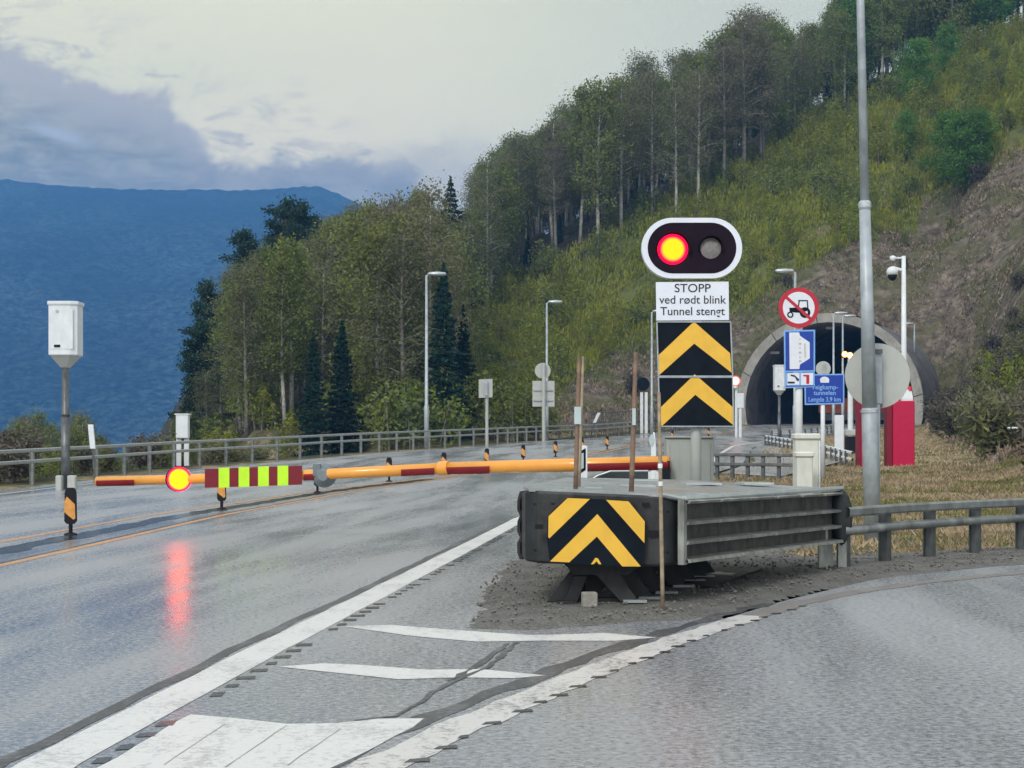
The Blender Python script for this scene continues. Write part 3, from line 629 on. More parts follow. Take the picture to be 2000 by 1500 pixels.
def seg_d(X, Y, poly):
    d = np.full(X.shape, 1e9)
    for (x0, y0), (x1, y1) in zip(poly, poly[1:] + poly[:1]):
        vx, vy = x1 - x0, y1 - y0; L2 = vx * vx + vy * vy; tt = np.clip(((X - x0) * vx + (Y - y0) * vy) / L2, 0, 1); d = np.minimum(d, np.hypot(X - x0 - tt * vx, Y - y0 - tt * vy))
    return d
insm = np.zeros(GXm.shape, bool); j = len(GR) - 1
for i in range(len(GR)):
    xi, yi = GR[i]; xj, yj = GR[j]; c1 = ((yi > GYm) != (yj > GYm)); xx = (xj - xi) * (GYm - yi) / (yj - yi + 1e-12) + xi; insm ^= c1 & (GXm < xx); j = i
sdist = np.where(insm, 1, -1) * seg_d(GXm, GYm, GR)
edge_n = (hash_noise(GXm, GYm, 0.45, 3) - 0.5) * 0.16 + (hash_noise(GXm, GYm, 0.16, 4) - 0.5) * 0.10
hh = sdist + edge_n
gz = zr(GYm) + np.clip(hh * 0.12, -0.03, 0.045) + (hash_noise(GXm, GYm, 0.14, 5) - 0.5) * 0.018 * (hh > 0.03)
keepm = (hh[:-1, :-1] > -0.05) | (hh[1:, 1:] > -0.05)
gi = np.arange(GXm.size).reshape(GXm.shape); gf = np.stack([gi[:-1, :-1], gi[:-1, 1:], gi[1:, 1:], gi[1:, :-1]], -1)[keepm]
used = np.unique(gf); remap = -np.ones(GXm.size, int); remap[used] = np.arange(len(used))
me = bpy.data.meshes.new('gravel'); me.from_pydata(np.stack([GXm.ravel()[used], GYm.ravel()[used], gz.ravel()[used]], -1).tolist(), [], remap[gf].tolist()); me.update(); me.materials.append(MATS['gravel'])
go = bpy.data.objects.new('gravel', me); COL.objects.link(go); struct(go)
# loose stones on it (uncountable)
mb = MB(); cnt = 0
while cnt < 1500:
    x = random.uniform(-0.3, 6); y = random.uniform(12.3, 21); 
    if not in_poly(x, y, GR): continue
    r = random.uniform(0.008, 0.022); z = float(zr(y)) + 0.05 + r * 0.2; a0 = random.uniform(0, 6.28)
    ps = [(x + r * math.cos(a0 + k * 1.57) * random.uniform(.7, 1.2), y + r * math.sin(a0 + k * 1.57) * random.uniform(.7, 1.2), z) for k in range(4)] + [(x, y, z + r * .8), (x, y, z - r)]
    mb.add(ps, [(0, 1, 4), (1, 2, 4), (2, 3, 4), (3, 0, 4), (1, 0, 5), (2, 1, 5), (3, 2, 5), (0, 3, 5)]); cnt += 1
mat('stone_dark', (0.15, 0.145, 0.125), 0.85, 0, 0.3, 9)
o = mb.build('loose_gravel', 'stone_dark'); tag(o, 'loose grey gravel stones around the foot of the crash cushion', 'gravel', kind='stuff')

# ================================================================== OBJECTS
def px_m(d): return d / F
def zc(px, py): return 980 + px / 2.7778, 850 + py / 2.7778
def rect_pts(x0, y0, x1, y1, d): return [P(x0, y1, d), P(x1, y1, d), P(x1, y0, d), P(x0, y0, d)]
def slab(mb, pixels, d, t):                        # pixels clockwise or not -> plate facing the camera at depth d, thickness t behind
    poly = [((a - 1000) * d / F, H + (HZ - b) * d / F) for a, b in pixels]
    ar = sum(poly[i][0] * poly[(i + 1) % len(poly)][1] - poly[(i + 1) % len(poly)][0] * poly[i][1] for i in range(len(poly)))
    if ar < 0: poly = poly[::-1]
    mb.plate(poly, (0, d, 0), (1, 0, 0), (0, 0, 1), t); return mb
def stadium(cx_, cy_, hw, r, n=20):
    pts = []
    for k in range(n + 1): a = -math.pi / 2 + math.pi * k / n; pts.append((cx_ + hw + r * math.cos(a), cy_ + r * math.sin(a)))
    for k in range(n + 1): a = math.pi / 2 + math.pi * k / n; pts.append((cx_ - hw + r * math.cos(a), cy_ + r * math.sin(a)))
    return pts
# ------------------------------------------------------------------ tunnel
tun = thing('tunnel_portal', 'grey concrete tunnel mouth in the rocky hillside', 'tunnel', TP)
def tun_pt(q, h, s): return TP + TN * q + TA * s + Vector((0, 0, h + float(zr(TP.y + s)) - TP.z))
def arch(r, base=-0.6, cy=1.9, flare=0.0, n=28):
    pts = []
    a0 = -math.asin(min(1, (cy - base) / (r * 1.02))) 
    for k in range(n + 1):
        a = a0 + (math.pi - 2 * a0) * k / n; pts.append((r * math.cos(a), cy + r * math.sin(a)))
    return pts
inn, out = arch(8.15), arch(9.05)
mb = MB(); mb.loft([[tun_pt(q, h, s) for q, h in inn] for s in (0, 2, 6, 12, 20, 32, 48, 70)], cap=False, closed=False)
mat('tunnel_lining', (0.24, 0.225, 0.215), 0.9, 0, 0.3, 0.5, dirt=0.4, dirtcol=(0.05, 0.045, 0.04))
mat('tunnel_concrete', (0.36, 0.35, 0.31), 0.85, 0, 0.15, 0.8, bump=0.2, bscale=4, dirt=0.5, dirtcol=(0.13, 0.12, 0.105))
mat('tunnel_sleeve', (0.15, 0.145, 0.14), 0.9, 0, 0.3, 0.6, bump=0.4, bscale=2, dirt=0.6, dirtcol=(0.07, 0.066, 0.06))
mb.build('lining', 'tunnel_lining', tun, smooth=True)
mb = MB(); nI = len(inn); vs = [tun_pt(q, h, 0) for q, h in inn] + [tun_pt(q, h, 0) for q, h in out] + [tun_pt(q, h, 1.3) for q, h in out]
mb.add(vs, [(i, i + 1, nI + i + 1, nI + i) for i in range(nI - 1)] + [(nI + i, nI + i + 1, 2 * nI + i + 1, 2 * nI + i) for i in range(nI - 1)])
mb.build('portal_ring', 'tunnel_concrete', tun)
for k in range(3, nI - 2, 4):
    a, b_ = tun_pt(inn[k][0], inn[k][1], -.012), tun_pt(out[k][0], out[k][1], -.012); MB().tube([a, b_], .035, 4).build('joint', 'cushion_dark', tun)
for k in (8, 14, 20):
    a = tun_pt(inn[k][0] * .93, inn[k][1] * .95, 1.5); MB().bbox(tuple(a), (.9, .3, .25), .03).build('ceiling_light', 'cabinet_grey', tun)
mb = MB(); mb.loft([[tun_pt(q * (k if q > 0 else 1) + (0.4 * sft if q > 4 else 0), h - dz_, s) for q, h in out] for s, k, sft, dz_ in ((1.31, 1.0, 0, .02), (4, 1.02, 1.0, .1), (8, 1.04, 2, .2), (14, 1.06, 3, .3))], cap=False, closed=False)
mb.build('sleeve', 'tunnel_sleeve', tun, smooth=True)
mb = MB(); mb.loft([[tun_pt(q, h, 69) for q, h in inn]] , cap=False) if False else None
mb.add([tun_pt(q, h, 68) for q, h in inn], [tuple(range(nI))]); mb.build('dark_bore_cap', 'plastic_black', tun)  # black sheet closes the modelled bore, its colour standing for the dark beyond
mb = MB()
for s0, s1 in ((10, 68),):
    mb.add([tun_pt(7.95, 0, s0), tun_pt(7.95, 0, s1), tun_pt(7.95, 3.0, s1), tun_pt(7.95, 3.0, s0)], [(0, 1, 2, 3)])
mb.build('wall_panel', 'rust_red', tun)
# red and rust closed gate low inside the mouth
gt = thing('tunnel_gate', 'rusty red brown barrier panel low inside the tunnel mouth', 'barrier', tun_pt(2.0, 0, 9))
mb = MB(); c_ = tun_pt(1.5, 1.9, 9); mb.box((c_.x, c_.y, c_.z), (7.0, 0.15, 1.5), -0.28); mb.build('panel', 'rust_red', gt)
mb = MB()
for q in (-1.6, 1.5, 4.6): a = tun_pt(q, 0, 9.2); MB().tube([a - Vector((0, 0, .1)), a + Vector((0, 0, 2.7))], 0.07, 8).build('post', 'galvanised_dark', gt)
mb = MB(); c_ = tun_pt(1.5, 0.75, 8.9); mb.box((c_.x, c_.y, c_.z), (6.4, 0.1, 0.7), -0.28); mb.build('base_panel', 'dark_box', gt)

# ------------------------------------------------------------------ guardrails
WPROF = [(0.0, -.155), (.05, -.14), (.08, -.105), (.08, -.075), (.03, -.03), (.03, .03), (.08, .075), (.08, .105), (.05, .14), (0, .155), (-.006, .155), (.02, .02), (.02, -.02), (-.006, -.155)]
def guardrail(label, path, hts, kind, spacing, m, mp, side=1, group=None, skip=0, zoff=0.0, post_h=None, post_w=0.10):
    x0, y0 = path[0]; root = thing('guardrail', label, 'guardrail', (x0, y0, terr1(x0, y0)), group)
    pts = [Vector((p[0], p[1], 0)) for p in path]; fine_ = []
    for a, b_ in zip(pts[:-1], pts[1:]):
        k = max(1, int((b_ - a).length / 2.0)); fine_ += [a + (b_ - a) * i / k for i in range(k)]
    fine_.append(pts[-1]); zf = lambda q: float(zr(q.y)) + zoff
    for h, kd in zip(hts, kind):
        mb = MB(); pa = [(q.x, q.y, zf(q) + h) for q in fine_]
        if kd == 'W': mb.extrude_path([(a * side, z) for a, z in WPROF], pa)
        elif kd == 'B': mb.extrude_path([(-.02, -.05), (.045, -.05), (.06, -.03), (.06, .03), (.045, .05), (-.02, .05)], pa)
        else: mb.tube([(a, b_, c) for a, b_, c in pa], 0.05, 8)
        mb.build('rail', m, root, smooth=(kd == 'T'))
    L = [0]
    for a, b_ in zip(fine_[:-1], fine_[1:]): L.append(L[-1] + (b_ - a).length)
    top = max(hts) + 0.04 if post_h is None else post_h
    proto = None; s0 = 0.15 + skip; n_ = 0
    while s0 < L[-1] and n_ < 100:
        x = float(np.interp(s0, L, [q.x for q in fine_])); y = float(np.interp(s0, L, [q.y for q in fine_])); z = float(zr(y)) + zoff
        i = min(len(fine_) - 2, int(np.searchsorted(L, s0) - 1) if s0 > 0 else 0); i = max(i, 0); dd = (fine_[i + 1] - fine_[i]).normalized(); nn = Vector((dd.y, -dd.x, 0)) * side
        if proto is None:
            mbp = MB(); mbp.box((0, 0, top / 2 - .15), (post_w * .55, post_w, top + .3)); mbp.box((0, -0.001 - post_w / 2 + 0.004, top / 2 - .15), (post_w, 0.014, top + .3)); mbp.box((0, post_w / 2 - 0.004, top / 2 - .15), (post_w, 0.014, top + .3))
            me = bpy.data.meshes.new('post'); me.from_pydata([tuple(q) for q in mbp.v], [], mbp.f); me.materials.append(MATS[mp]); proto = me
        o = bpy.data.objects.new('post', proto); COL.objects.link(o); o.parent = root
        o.location = Vector((x, y, z)) - nn * 0.06 - Vector(root['_loc']); o.rotation_euler = (0, 0, math.atan2(dd.y, dd.x)); s0 += spacing; n_ += 1
    return root
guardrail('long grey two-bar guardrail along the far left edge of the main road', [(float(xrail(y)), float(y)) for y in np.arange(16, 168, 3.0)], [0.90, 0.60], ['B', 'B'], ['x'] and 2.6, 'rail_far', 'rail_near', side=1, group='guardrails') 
# right-hand rail from the cushion along the ramp
rr = [(3.42, 17.9), (4.25, 19.0), (5.2, 20.0), (6.2, 20.9), (7.6, 22.0), (10, 23.6), (14, 26)]
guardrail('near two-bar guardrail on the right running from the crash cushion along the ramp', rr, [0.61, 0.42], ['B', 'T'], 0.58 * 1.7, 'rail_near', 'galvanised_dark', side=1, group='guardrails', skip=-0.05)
guardrail('dark short fence-like rail with close posts behind the grey signal cabinet', [(5.85, 51.0), (7.0, 50.5), (8.4, 50)], [0.70, 0.42], ['B', 'B'], 0.46, 'galvanised_dark', 'galvanised_dark', group='guardrails')
guardrail('pale guardrail end section flaring down behind the tall cream cabinet', [(14.6, 100), (13.8, 84), (12.9, 70), (12.15, 62)], [0.50, 0.26], ['B', 'B'], 2.0, 'white_paint', 'galvanised_dark', side=-1, group='guardrails')
guardrail('pale distant guardrail on the right verge below the thin grey camera pole', [(17.5, 118), (20.5, 124), (23, 130), (26.5, 140)], [0.55, 0.3], ['W', 'B'], 2.0, 'white_paint', 'galvanised_dark', side=-1, group='guardrails')
# dark parapet railing further on
pr = thing('bridge_railing', 'dark blue-grey railing with close bars behind the leaning white marker', 'railing', (5.4, 128, terr1(5.4, 128)))
pa = [(5.6, 126), (8.2, 131), (12.3, 139), (15.0, 144)]
mb = MB()
for h in (0.95, 1.75): mb.tube([(x, y, float(zr(y)) + h) for x, y in pa], 0.06, 6)
mb.build('rail', 'galvanised_dark', pr)
for i in range(42):
    k = i / 41 * 3; j = min(2, int(k)); f_ = k - j; x = pa[j][0] + (pa[j + 1][0] - pa[j][0]) * f_; y = pa[j][1] + (pa[j + 1][1] - pa[j][1]) * f_
    mb = MB(); z = float(zr(y)); mb.box((x, y, z + 0.85), (0.07, 0.07, 1.9)); mb.build('bar', 'galvanised_dark', pr)

# ------------------------------------------------------------------ crash cushion
cush = thing('crash_cushion', 'big dark grey crash cushion with a black and yellow chevron nose', 'crash cushion', (0.7, 14.2, 0))
# nose shell: plan outline with chamfered sides
def ring(zs_, k=1.0): return zs_
front = [(1018, 14.35), (1026, 13.98), (1050, 13.86), (1253, 13.74), (1290, 13.72), (1326, 13.92)]
topy = {1018: 962, 1026: 958, 1050: 958.5, 1253: 967, 1290: 969, 1326: 978}; boty = {1018: 1090, 1026: 1096, 1050: 1100, 1253: 1107, 1290: 1106, 1326: 1102}
tp = [P(a, topy[a], d) for a, d in front]; bt = [P(a, boty[a], d) for a, d in front]
backp = [Vector((1.42, 14.35, .9)), Vector((0.14, 14.75, .95))]
topr = tp + [Vector((b_.x, b_.y, tp[0].z - .02)) for b_ in backp]; botr = bt + [Vector((b_.x, b_.y, bt[0].z)) for b_ in backp]
cxm = sum((q for q in topr), Vector()) / len(topr)
def shrink(r, k): c0 = sum(r, Vector()) / len(r); return [Vector((c0.x + (q.x - c0.x) * k, c0.y + (q.y - c0.y) * k, q.z)) for q in r]
mb = MB(); mb.loft([shrink([q + Vector((0, 0, 0.0)) for q in botr], 0.97), [q + Vector((0, 0, .02)) for q in botr], [q - Vector((0, 0, .02)) for q in topr], shrink(topr, 0.985)])
mb.build('nose', 'cushion_grey', cush)
mb = MB()                                         # recess pockets and bolts on the nose
for a, b_, w_, h_ in ((1053, 1029, 16, 9), (1277, 1042, 18, 12), (1080, 984, 8, 4), (1262, 985, 14, 6), (1044, 985, 5, 5), (1045, 1075, 5, 5), (1305, 1000, 4, 5), (1305, 1080, 4, 5)):
    slab(mb, [(a - w_ / 2, b_ - h_ / 2), (a + w_ / 2, b_ - h_ / 2), (a + w_ / 2, b_ + h_ / 2), (a - w_ / 2, b_ + h_ / 2)], 13.70, 0.05); mb.build('slot', 'plastic_black', cush); mb = MB()
dp = 13.66
pan = slab(MB(), [zc(*q) for q in [(355, 337), (690, 356), (780, 466), (778, 590), (757, 716), (640, 714), (260, 687), (246, 560), (250, 438)]], dp, 0.02).build('chevron_board', 'sign_black', cush)
for poly in ([(357, 341), (478, 346), (258, 560), (252, 552), (254, 440)], [(566, 351), (688, 359), (776, 468), (774, 586)], [(519, 428), (754, 712), (654, 712), (516, 550), (366, 690), (262, 685)], [(484, 700), (508, 665), (522, 668), (540, 700), (527, 700), (514, 684), (498, 700)]):
    slab(MB(), [zc(*q) for q in poly], dp - 0.004, 0.003).build('yellow_stripe', 'sign_yellow', pan, root=cush)
# skirt and legs below the nose
mb = MB(); a = [P(1100, 1100, 13.95), P(1250, 1104, 13.95)]; c_ = [P(1122, 1122, 13.95), P(1226, 1124, 13.95)]; e_ = [P(1110, 1183, 13.95), P(1240, 1186, 13.95)]
mb.loft([[c_[0], c_[1], c_[1] + Vector((0, .3, 0)), c_[0] + Vector((0, .3, 0))], [a[0], a[1], a[1] + Vector((0, .35, 0)), a[0] + Vector((0, .35, 0))]])
mb.build('skirt', 'cushion_dark', cush)
mb = MB()
for sgn, x0, x1 in ((-1, 1134, 1112), (1, 1206, 1228)):
    q0, q1 = P(x0, 1125, 14.0), P(x1, 1186, 14.0); q1.z = 0.03
    mb.loft([[q1 + Vector((-.05, -.04, 0)), q1 + Vector((.05, -.04, 0)), q1 + Vector((.05, .1, 0)), q1 + Vector((-.05, .1, 0))], [q0 + Vector((-.05, -.04, 0)), q0 + Vector((.05, -.04, 0)), q0 + Vector((.05, .1, 0)), q0 + Vector((-.05, .1, 0))]])
    mb.box((q1.x + sgn * .02, q1.y, 0.055), (0.16, 0.2, 0.02)); mb.build('front_leg', 'cushion_dark', cush); mb = MB()
mb = MB(); mb.box((0.66, 14.2, 0.20), (0.12, 0.08, 0.30)); mb.box((0.66, 14.1, 0.05), (0.5, 0.10, 0.05)); mb.build('ground_track', 'cushion_dark', cush)
for k, (fx, d, xx) in enumerate([(1232, 13.95, 0), (1262, 14.25, 0), (1294, 14.75, 0), (1328, 15.4, 0), (1350, 15.95, 0), (1369, 16.4, 0), (1386, 16.85, 0)]):
    q1 = Vector(((fx - 1000) * d / F, d, 0.05)); q0 = q1 + Vector((-.34, 0.02, .40)); mb = MB()
    mb.loft([[q1 + Vector((-.07, -.02, 0)), q1 + Vector((.07, -.02, 0)), q1 + Vector((.07, .05, 0)), q1 + Vector((-.07, .05, 0))], [q0 + Vector((-.1, -.02, 0)), q0 + Vector((.12, -.02, 0)), q0 + Vector((.12, .05, 0)), q0 + Vector((-.1, .05, 0))]])
    # mirrored far side leg and the foot
    q2 = q1 + Vector((-.60, .1, 0)); q3 = q2 + Vector((.34, 0.02, .40))
    mb.loft([[q2 + Vector((-.07, -.02, 0)), q2 + Vector((.07, -.02, 0)), q2 + Vector((.07, .05, 0)), q2 + Vector((-.07, .05, 0))], [q3 + Vector((-.1, -.02, 0)), q3 + Vector((.1, -.02, 0)), q3 + Vector((.1, .05, 0)), q3 + Vector((-.1, .05, 0))]])
    dg = mb.build('diaphragm_leg', 'cushion_dark', cush)
    MB().box((q1.x + .03, q1.y - .01, 0.065), (0.19, 0.13, 0.022)).build('foot', 'cover_sheet', dg, root=cush)
mb = MB(); mb.box((1.75, 16.5, 0.06), (0.8, 2.2, 0.02), -0.35); mb.build('track_plate', 'cushion_dark', cush)
# left side fender panels (overlapping, ragged edge)
for k in range(6):
    y0 = 14.33 + k * 0.66; x0 = 0.085 + (y0 - 14.3) * 0.128; mb = MB()
    prof = [(0, .37), (-.02, .42), (-.022, .50), (0, .55), (-.022, .60), (-.02, .68), (0, .73), (-.022, .78), (-.02, .86), (0, .93)]
    r0 = [(x0 - .025 + a, y0, z) for a, z in prof] + [(x0 + .0 + a, y0, z) for a, z in reversed(prof)]
    x1 = x0 + .78 * .128; r1 = [(x1 + .012 + a, y0 + .78, z) for a, z in prof] + [(x1 + .037 + a, y0 + .78, z) for a, z in reversed(prof)]
    mb.loft([r0, r1]); mb.build('fender_panel', 'cushion_grey', cush)
# right side three-beam rail panels
A0 = Vector((1.33, 13.9, 0)); A1 = Vector((3.37, 18.0, 0)); dR = (A1 - A0); nR = Vector((dR.y, -dR.x, 0)).normalized()
def zside(k, f_): b0, b1 = 0.365 + (0.29 - 0.365) * k, 0.872 + (0.815 - 0.872) * k; return b0 + (b1 - b0) * f_
profR = [(0.0, 0.0), (0.035, 0.005), (0.085, 0.02), (0.075, 0.07), (-0.17, 0.11), (-0.17, 0.27), (0.06, 0.30), (0.07, 0.35), (-0.17, 0.39), (-0.17, 0.58), (0.06, 0.61), (0.07, 0.66), (-0.17, 0.70), (-0.17, 0.90), (0.07, 0.95), (0.085, 0.985), (0.05, 1.0)]
NP = 6
for k in range(NP):
    k0, k1 = k / NP, (k + 1.04) / NP; mb = MB(); rings = []
    for kk, push in ((k0, 0.02), ((k0 + k1) / 2, 0.012), (min(1, k1), 0.0)):
        b_ = A0 + dR * kk + nR * push
        rings.append([Vector((b_.x + nR.x * a, b_.y + nR.y * a, zside(kk, f_))) for a, f_ in profR] + [Vector((b_.x + nR.x * (a - .02), b_.y + nR.y * (a - .02), zside(kk, f_))) for a, f_ in reversed(profR)])
    mb.loft(rings); mb.build('fender_panel', 'cushion_rail', cush)
mb = MB()
for k in np.linspace(0.06, 0.95, 14):
    for f_ in (0.12, 0.42, 0.72):
        b_ = A0 + dR * float(k) + nR * 0.0; mb.box((b_.x, b_.y, zside(float(k), f_ + .08)), (.03, .03, .025))
pass
w0, w1 = A0 - nR * .035, A1 - nR * .035 - dR * .01
mb = MB(); mb.add([(w0.x, w0.y, zside(0, .03)), (w1.x, w1.y, zside(1, .03)), (w1.x, w1.y, zside(1, .96)), (w0.x, w0.y, zside(0, .96))] + [(a_.x - nR.x * .03, a_.y - nR.y * .03, z_) for a_, z_ in ((w0, zside(0, .03)), (w1, zside(1, .03)), (w1, zside(1, .96)), (w0, zside(0, .96)))], [(0, 1, 2, 3), (7, 6, 5, 4), (0, 4, 5, 1), (3, 2, 6, 7)]); mb.build('recess_shade_plate', 'cushion_recess_shade', cush)  # dark panel added behind the ridges so the recesses look shaded
mb = MB(); q = A0 + nR * 0.03; mb.box((q.x, q.y - .02, 0.62), (0.07, 0.05, 0.52), math.atan2(dR.y, dR.x)); mb.build('end_flange', 'cushion_rail', cush)
# bulged end cap where the ramp rail starts
mb = MB(); rings = []
for k in range(9):
    a = -math.pi / 2 + math.pi * k / 8; rings.append([(A1.x + 0.02 + 0.13 * math.cos(a) * math.cos(b_) , A1.y - 0.02 + 0.10 * math.sin(b_), 0.56 + 0.29 * math.sin(a)) for b_ in [2 * math.pi * i / 12 for i in range(12)]])
mb.loft(rings); mb.build('end_cap', 'cushion_grey', cush, smooth=True)
for x_, y_, h_ in ((3.17, 17.75, .46), (3.27, 18.0, .46), (3.40, 17.95, .5), (3.30, 18.35, .46)):
    mb = MB(); mb.box((x_, y_, h_ / 2 - .05), (.09, .055, h_ + .15)); mb.box((x_ - .04, y_ - .005, h_ / 2 - .05), (.012, .1, h_ + .15)); mb.build('leg', 'cushion_rail', cush)
# top cover
tpz = lambda pxy: P(*pxy)
corner = [P(1034, 958, 13.9), P(1290, 968.5, 13.72), P(1326, 977.5, 13.9), A1 + Vector((0, 0, .84)), Vector((1.9, 18.6, .915)), Vector((0.58, 18.3, .95)), Vector((.09, 14.4, .955))]
corner = [Vector((q.x, q.y, q.z + 0.012)) for q in corner]
mb = MB(); n_ = len(corner); mb.add(corner + [q - Vector((0, 0, .02)) for q in corner], [tuple(range(n_)), tuple(reversed(range(n_, 2 * n_)))] + [(i, i + n_, (i + 1) % n_ + n_, (i + 1) % n_) for i in range(n_)])
cov = mb.build('cover', 'cover_sheet', cush)
mb = MB(); mb.tube([corner[2] + Vector((.04, 0, 0.0)), corner[3] + Vector((.04, 0, 0.0))], .028, 6); mb.tube([corner[1], corner[2] + Vector((.03, 0, 0))], .016, 6); mb.build('cover_edge', 'cover_edge', cov, root=cush)
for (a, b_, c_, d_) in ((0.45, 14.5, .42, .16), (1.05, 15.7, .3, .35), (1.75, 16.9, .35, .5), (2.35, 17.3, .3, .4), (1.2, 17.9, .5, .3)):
    MB().box((a + .1, b_ + .3, .945 - .012 * (a) - 0.0), (c_, d_, .018), 0.05 * a).build('wet_glint_plate', 'cover_edge', cov, root=cush)  # pale plates stand for wet glints on the cover sheet

# stakes
def stake(label, base, top, r, m='wood_stake', tagpx=None, name='snow_stake', wrap=None):
    root = thing(name, label, 'snow stake', base, 'wooden snow stakes'); d = Vector(top) - Vector(base)
    pts = [Vector(base) + d * k for k in np.linspace(0, 1, 7)]
    MB().tube(pts, [r, r, r * .97, r * .93, r * .9, r * .85, r * .8], 8).build('shaft', m, root, smooth=True)
    if tagpx is not None:
        k0, k1, w_ = tagpx; q = Vector(base) + d * ((k0 + k1) / 2); hz_ = (d.z) * (k1 - k0)
        MB().box((q.x, q.y - r - .006, q.z), (w_, 0.006, hz_), 0.0).build('reflector', 'reflector_glass', root)
    return root
def stake_px(label, bpx, bpy, tpx, tpy, d, w_, m, tg=None): b_ = P(bpx, bpy, d); t_ = P(tpx, tpy, d); return stake(label, tuple(b_), tuple(t_), w_ * d / F / 2, m, tg)
stake_px('weathered stake with a pale tag, left of two on the cushion top', 1124, 959, 1131, 698, 14.35, 9, 'wood_stake', (0.50, 0.63, 0.055))
stake_px('thin stake leaning just beside the left tagged stake on the cushion', 1131, 951, 1139, 696, 15.0, 6, 'wood_light')
stake_px('thick stake with a narrow pale tag, nearest the signal mast on the cushion', 1233, 962, 1242, 688, 14.2, 10, 'wood_stake', (0.48, 0.60, 0.028))
q = stake('tall thin stake standing in the gravel in front of the cushion nose', (1.165, 13.45, 0.02), (1.135, 13.45, 1.72), 0.016, 'wood_light')
for k in (0.58, 0.66): MB().tube([(1.165 - .03 * k, 13.45, 1.72 * k), (1.165 - .03 * k, 13.45, 1.72 * k + .035)], 0.0185, 8).build('band', 'white_paint', q)
blk = thing('stone_block', 'small square stone block in the gravel under the cushion nose', 'block', (0.61, 13.72, 0)); MB().bbox((0.61, 13.72, 0.075), (0.115, 0.1, 0.16), .008, .15).build('block', 'stone_block', blk)
pl = thing('metal_scrap', 'flat grey metal offcut lying on gravel right of the cushion legs', 'metal plate', (1.95, 16.5, 0.05)); MB().box((1.98, 16.6, .075), (.28, .22, .012), -.3).build('sheet', 'cover_sheet', pl)

# ------------------------------------------------------------------ signal mast
D = 20.5
sig = thing('signal_mast', 'red flashing stop signal above chevron boards on a grey post', 'traffic signal', ground_at(1360, D))
MB().tube([(P(1362, 0, D).x, D + .11, -.1), (P(1360, 0, D).x, D + .11, P(0, 560, D).z)], 0.064, 14).build('pole', 'alu_back', sig, smooth=True)
MB().tube([(P(1362, 0, D).x, D + .11, P(0, 838, D).z), (P(1362, 0, D).x, D + .11, P(0, 810, D).z)], 0.075, 14).build('collar', 'galvanised', sig)
for (x0, x1, x2, x3, y0, y1, ya_, yb_) in ((1283, 1427, 1286, 1431, 629, 735, 696, 728), (1286, 1431, 1289, 1433, 737, 833, 797, 830)):
    bd = slab(MB(), [(x0, y0), (x1, y0), (x3, y1), (x2, y1)], D, .018).build('chevron_board', 'sign_black', sig)
    fr = MB(); 
    for (q0, q1) in (((x0, y0), (x1, y0)), ((x0, y0), (x2, y1)), ((x1, y0), (x3, y1)), ((x2, y1), (x3, y1))): fr.tube([P(*q0, D - .004), P(*q1, D - .004)], 0.009, 6)
    fr.build('frame', 'galvanised', bd, root=sig)
slab(MB(), [(1354, 629.5), (1357, 629.5), (1426, 690), (1429, 728), (1356, 671), (1287, 733), (1286, 694)], D - .004, .003).build('yellow_chevron', 'sign_yellow', sig)
slab(MB(), [(1357, 731), (1431, 795), (1432, 830), (1358, 771), (1293, 832), (1290, 829), (1289, 797)], D - .0045, .0035).build('yellow_chevron', 'sign_yellow', sig)
tb = slab(MB(), [(1281, 551), (1423, 550), (1424, 625), (1282, 626)], D - .01, .02).build('text_board', 'sign_white', sig)
for body, yy_, sz_ in (("STOPP", 563.5, 20.5), ("ved rødt blink", 586, 20), ("Tunnel stengt", 608.5, 20)):
    q = P(1352.5, yy_, D - .0125); text_mesh(body, sz_ * D / F * 1.14, 'sign_text', 'lettering', (q.x, q.y, q.z), tb, sig, sxx=1.0 if body != "STOPP" else 1.05, bold=0.0006)
S0 = [((a - 1000) * D / F, H + (HZ - b) * D / F) for a, b in stadium(1351, 485, 39, 59)]
hd = MB().plate(S0[::-1] if False else S0, (0, D - .03, 0), (1, 0, 0), (0, 0, 1), .12)
hd = hd.build('backing_board', 'sign_white', sig)
S1_ = [((a - 1000) * D / F, H + (HZ - b) * D / F) for a, b in stadium(1351, 485, 37, 49.5)]
MB().plate(S1_, (0, D - .034, 0), (1, 0, 0), (0, 0, 1), .003).build('black_field', 'lamp_housing', hd, root=sig)
def lampmat(name, core, rim, strength, edge=0.75, inner=0.55):
    m = bpy.data.materials.new(name); m.use_nodes = True; t = NT(m.node_tree); MATS[name] = m
    o = t.node('ShaderNodeOutputMaterial'); e = t.node('ShaderNodeEmission'); t.l.new(e.outputs[0], o.inputs[0])
    uv = t.node('ShaderNodeAttribute', attribute_name='rad'); r_ = uv.outputs['Fac']
    t.put(e.inputs[0], t.mix(t.smooth(r_, inner, edge), (*core, 1), (*rim, 1))); e.inputs[1].default_value = strength
    return m
lampmat('lamp_lit_red', (7.5, 0.74, 0.02), (1.8, 0.006, 0.09), 1.0, 0.86, 0.58)
lampmat('lamp_lit_boom', (9, 0.78, 0.02), (4.0, 0.03, 0.18), 1.0, 0.90, 0.76)
lampmat('lamp_lit_amber', (8, 4, 1.2), (3, .8, 0.05), 1.0, 0.95, 0.6)
lampmat('lamp_lit_pale', (5, 2.0, 1.6), (2, 0.08, 0.06), 1.0, 0.95, 0.5)
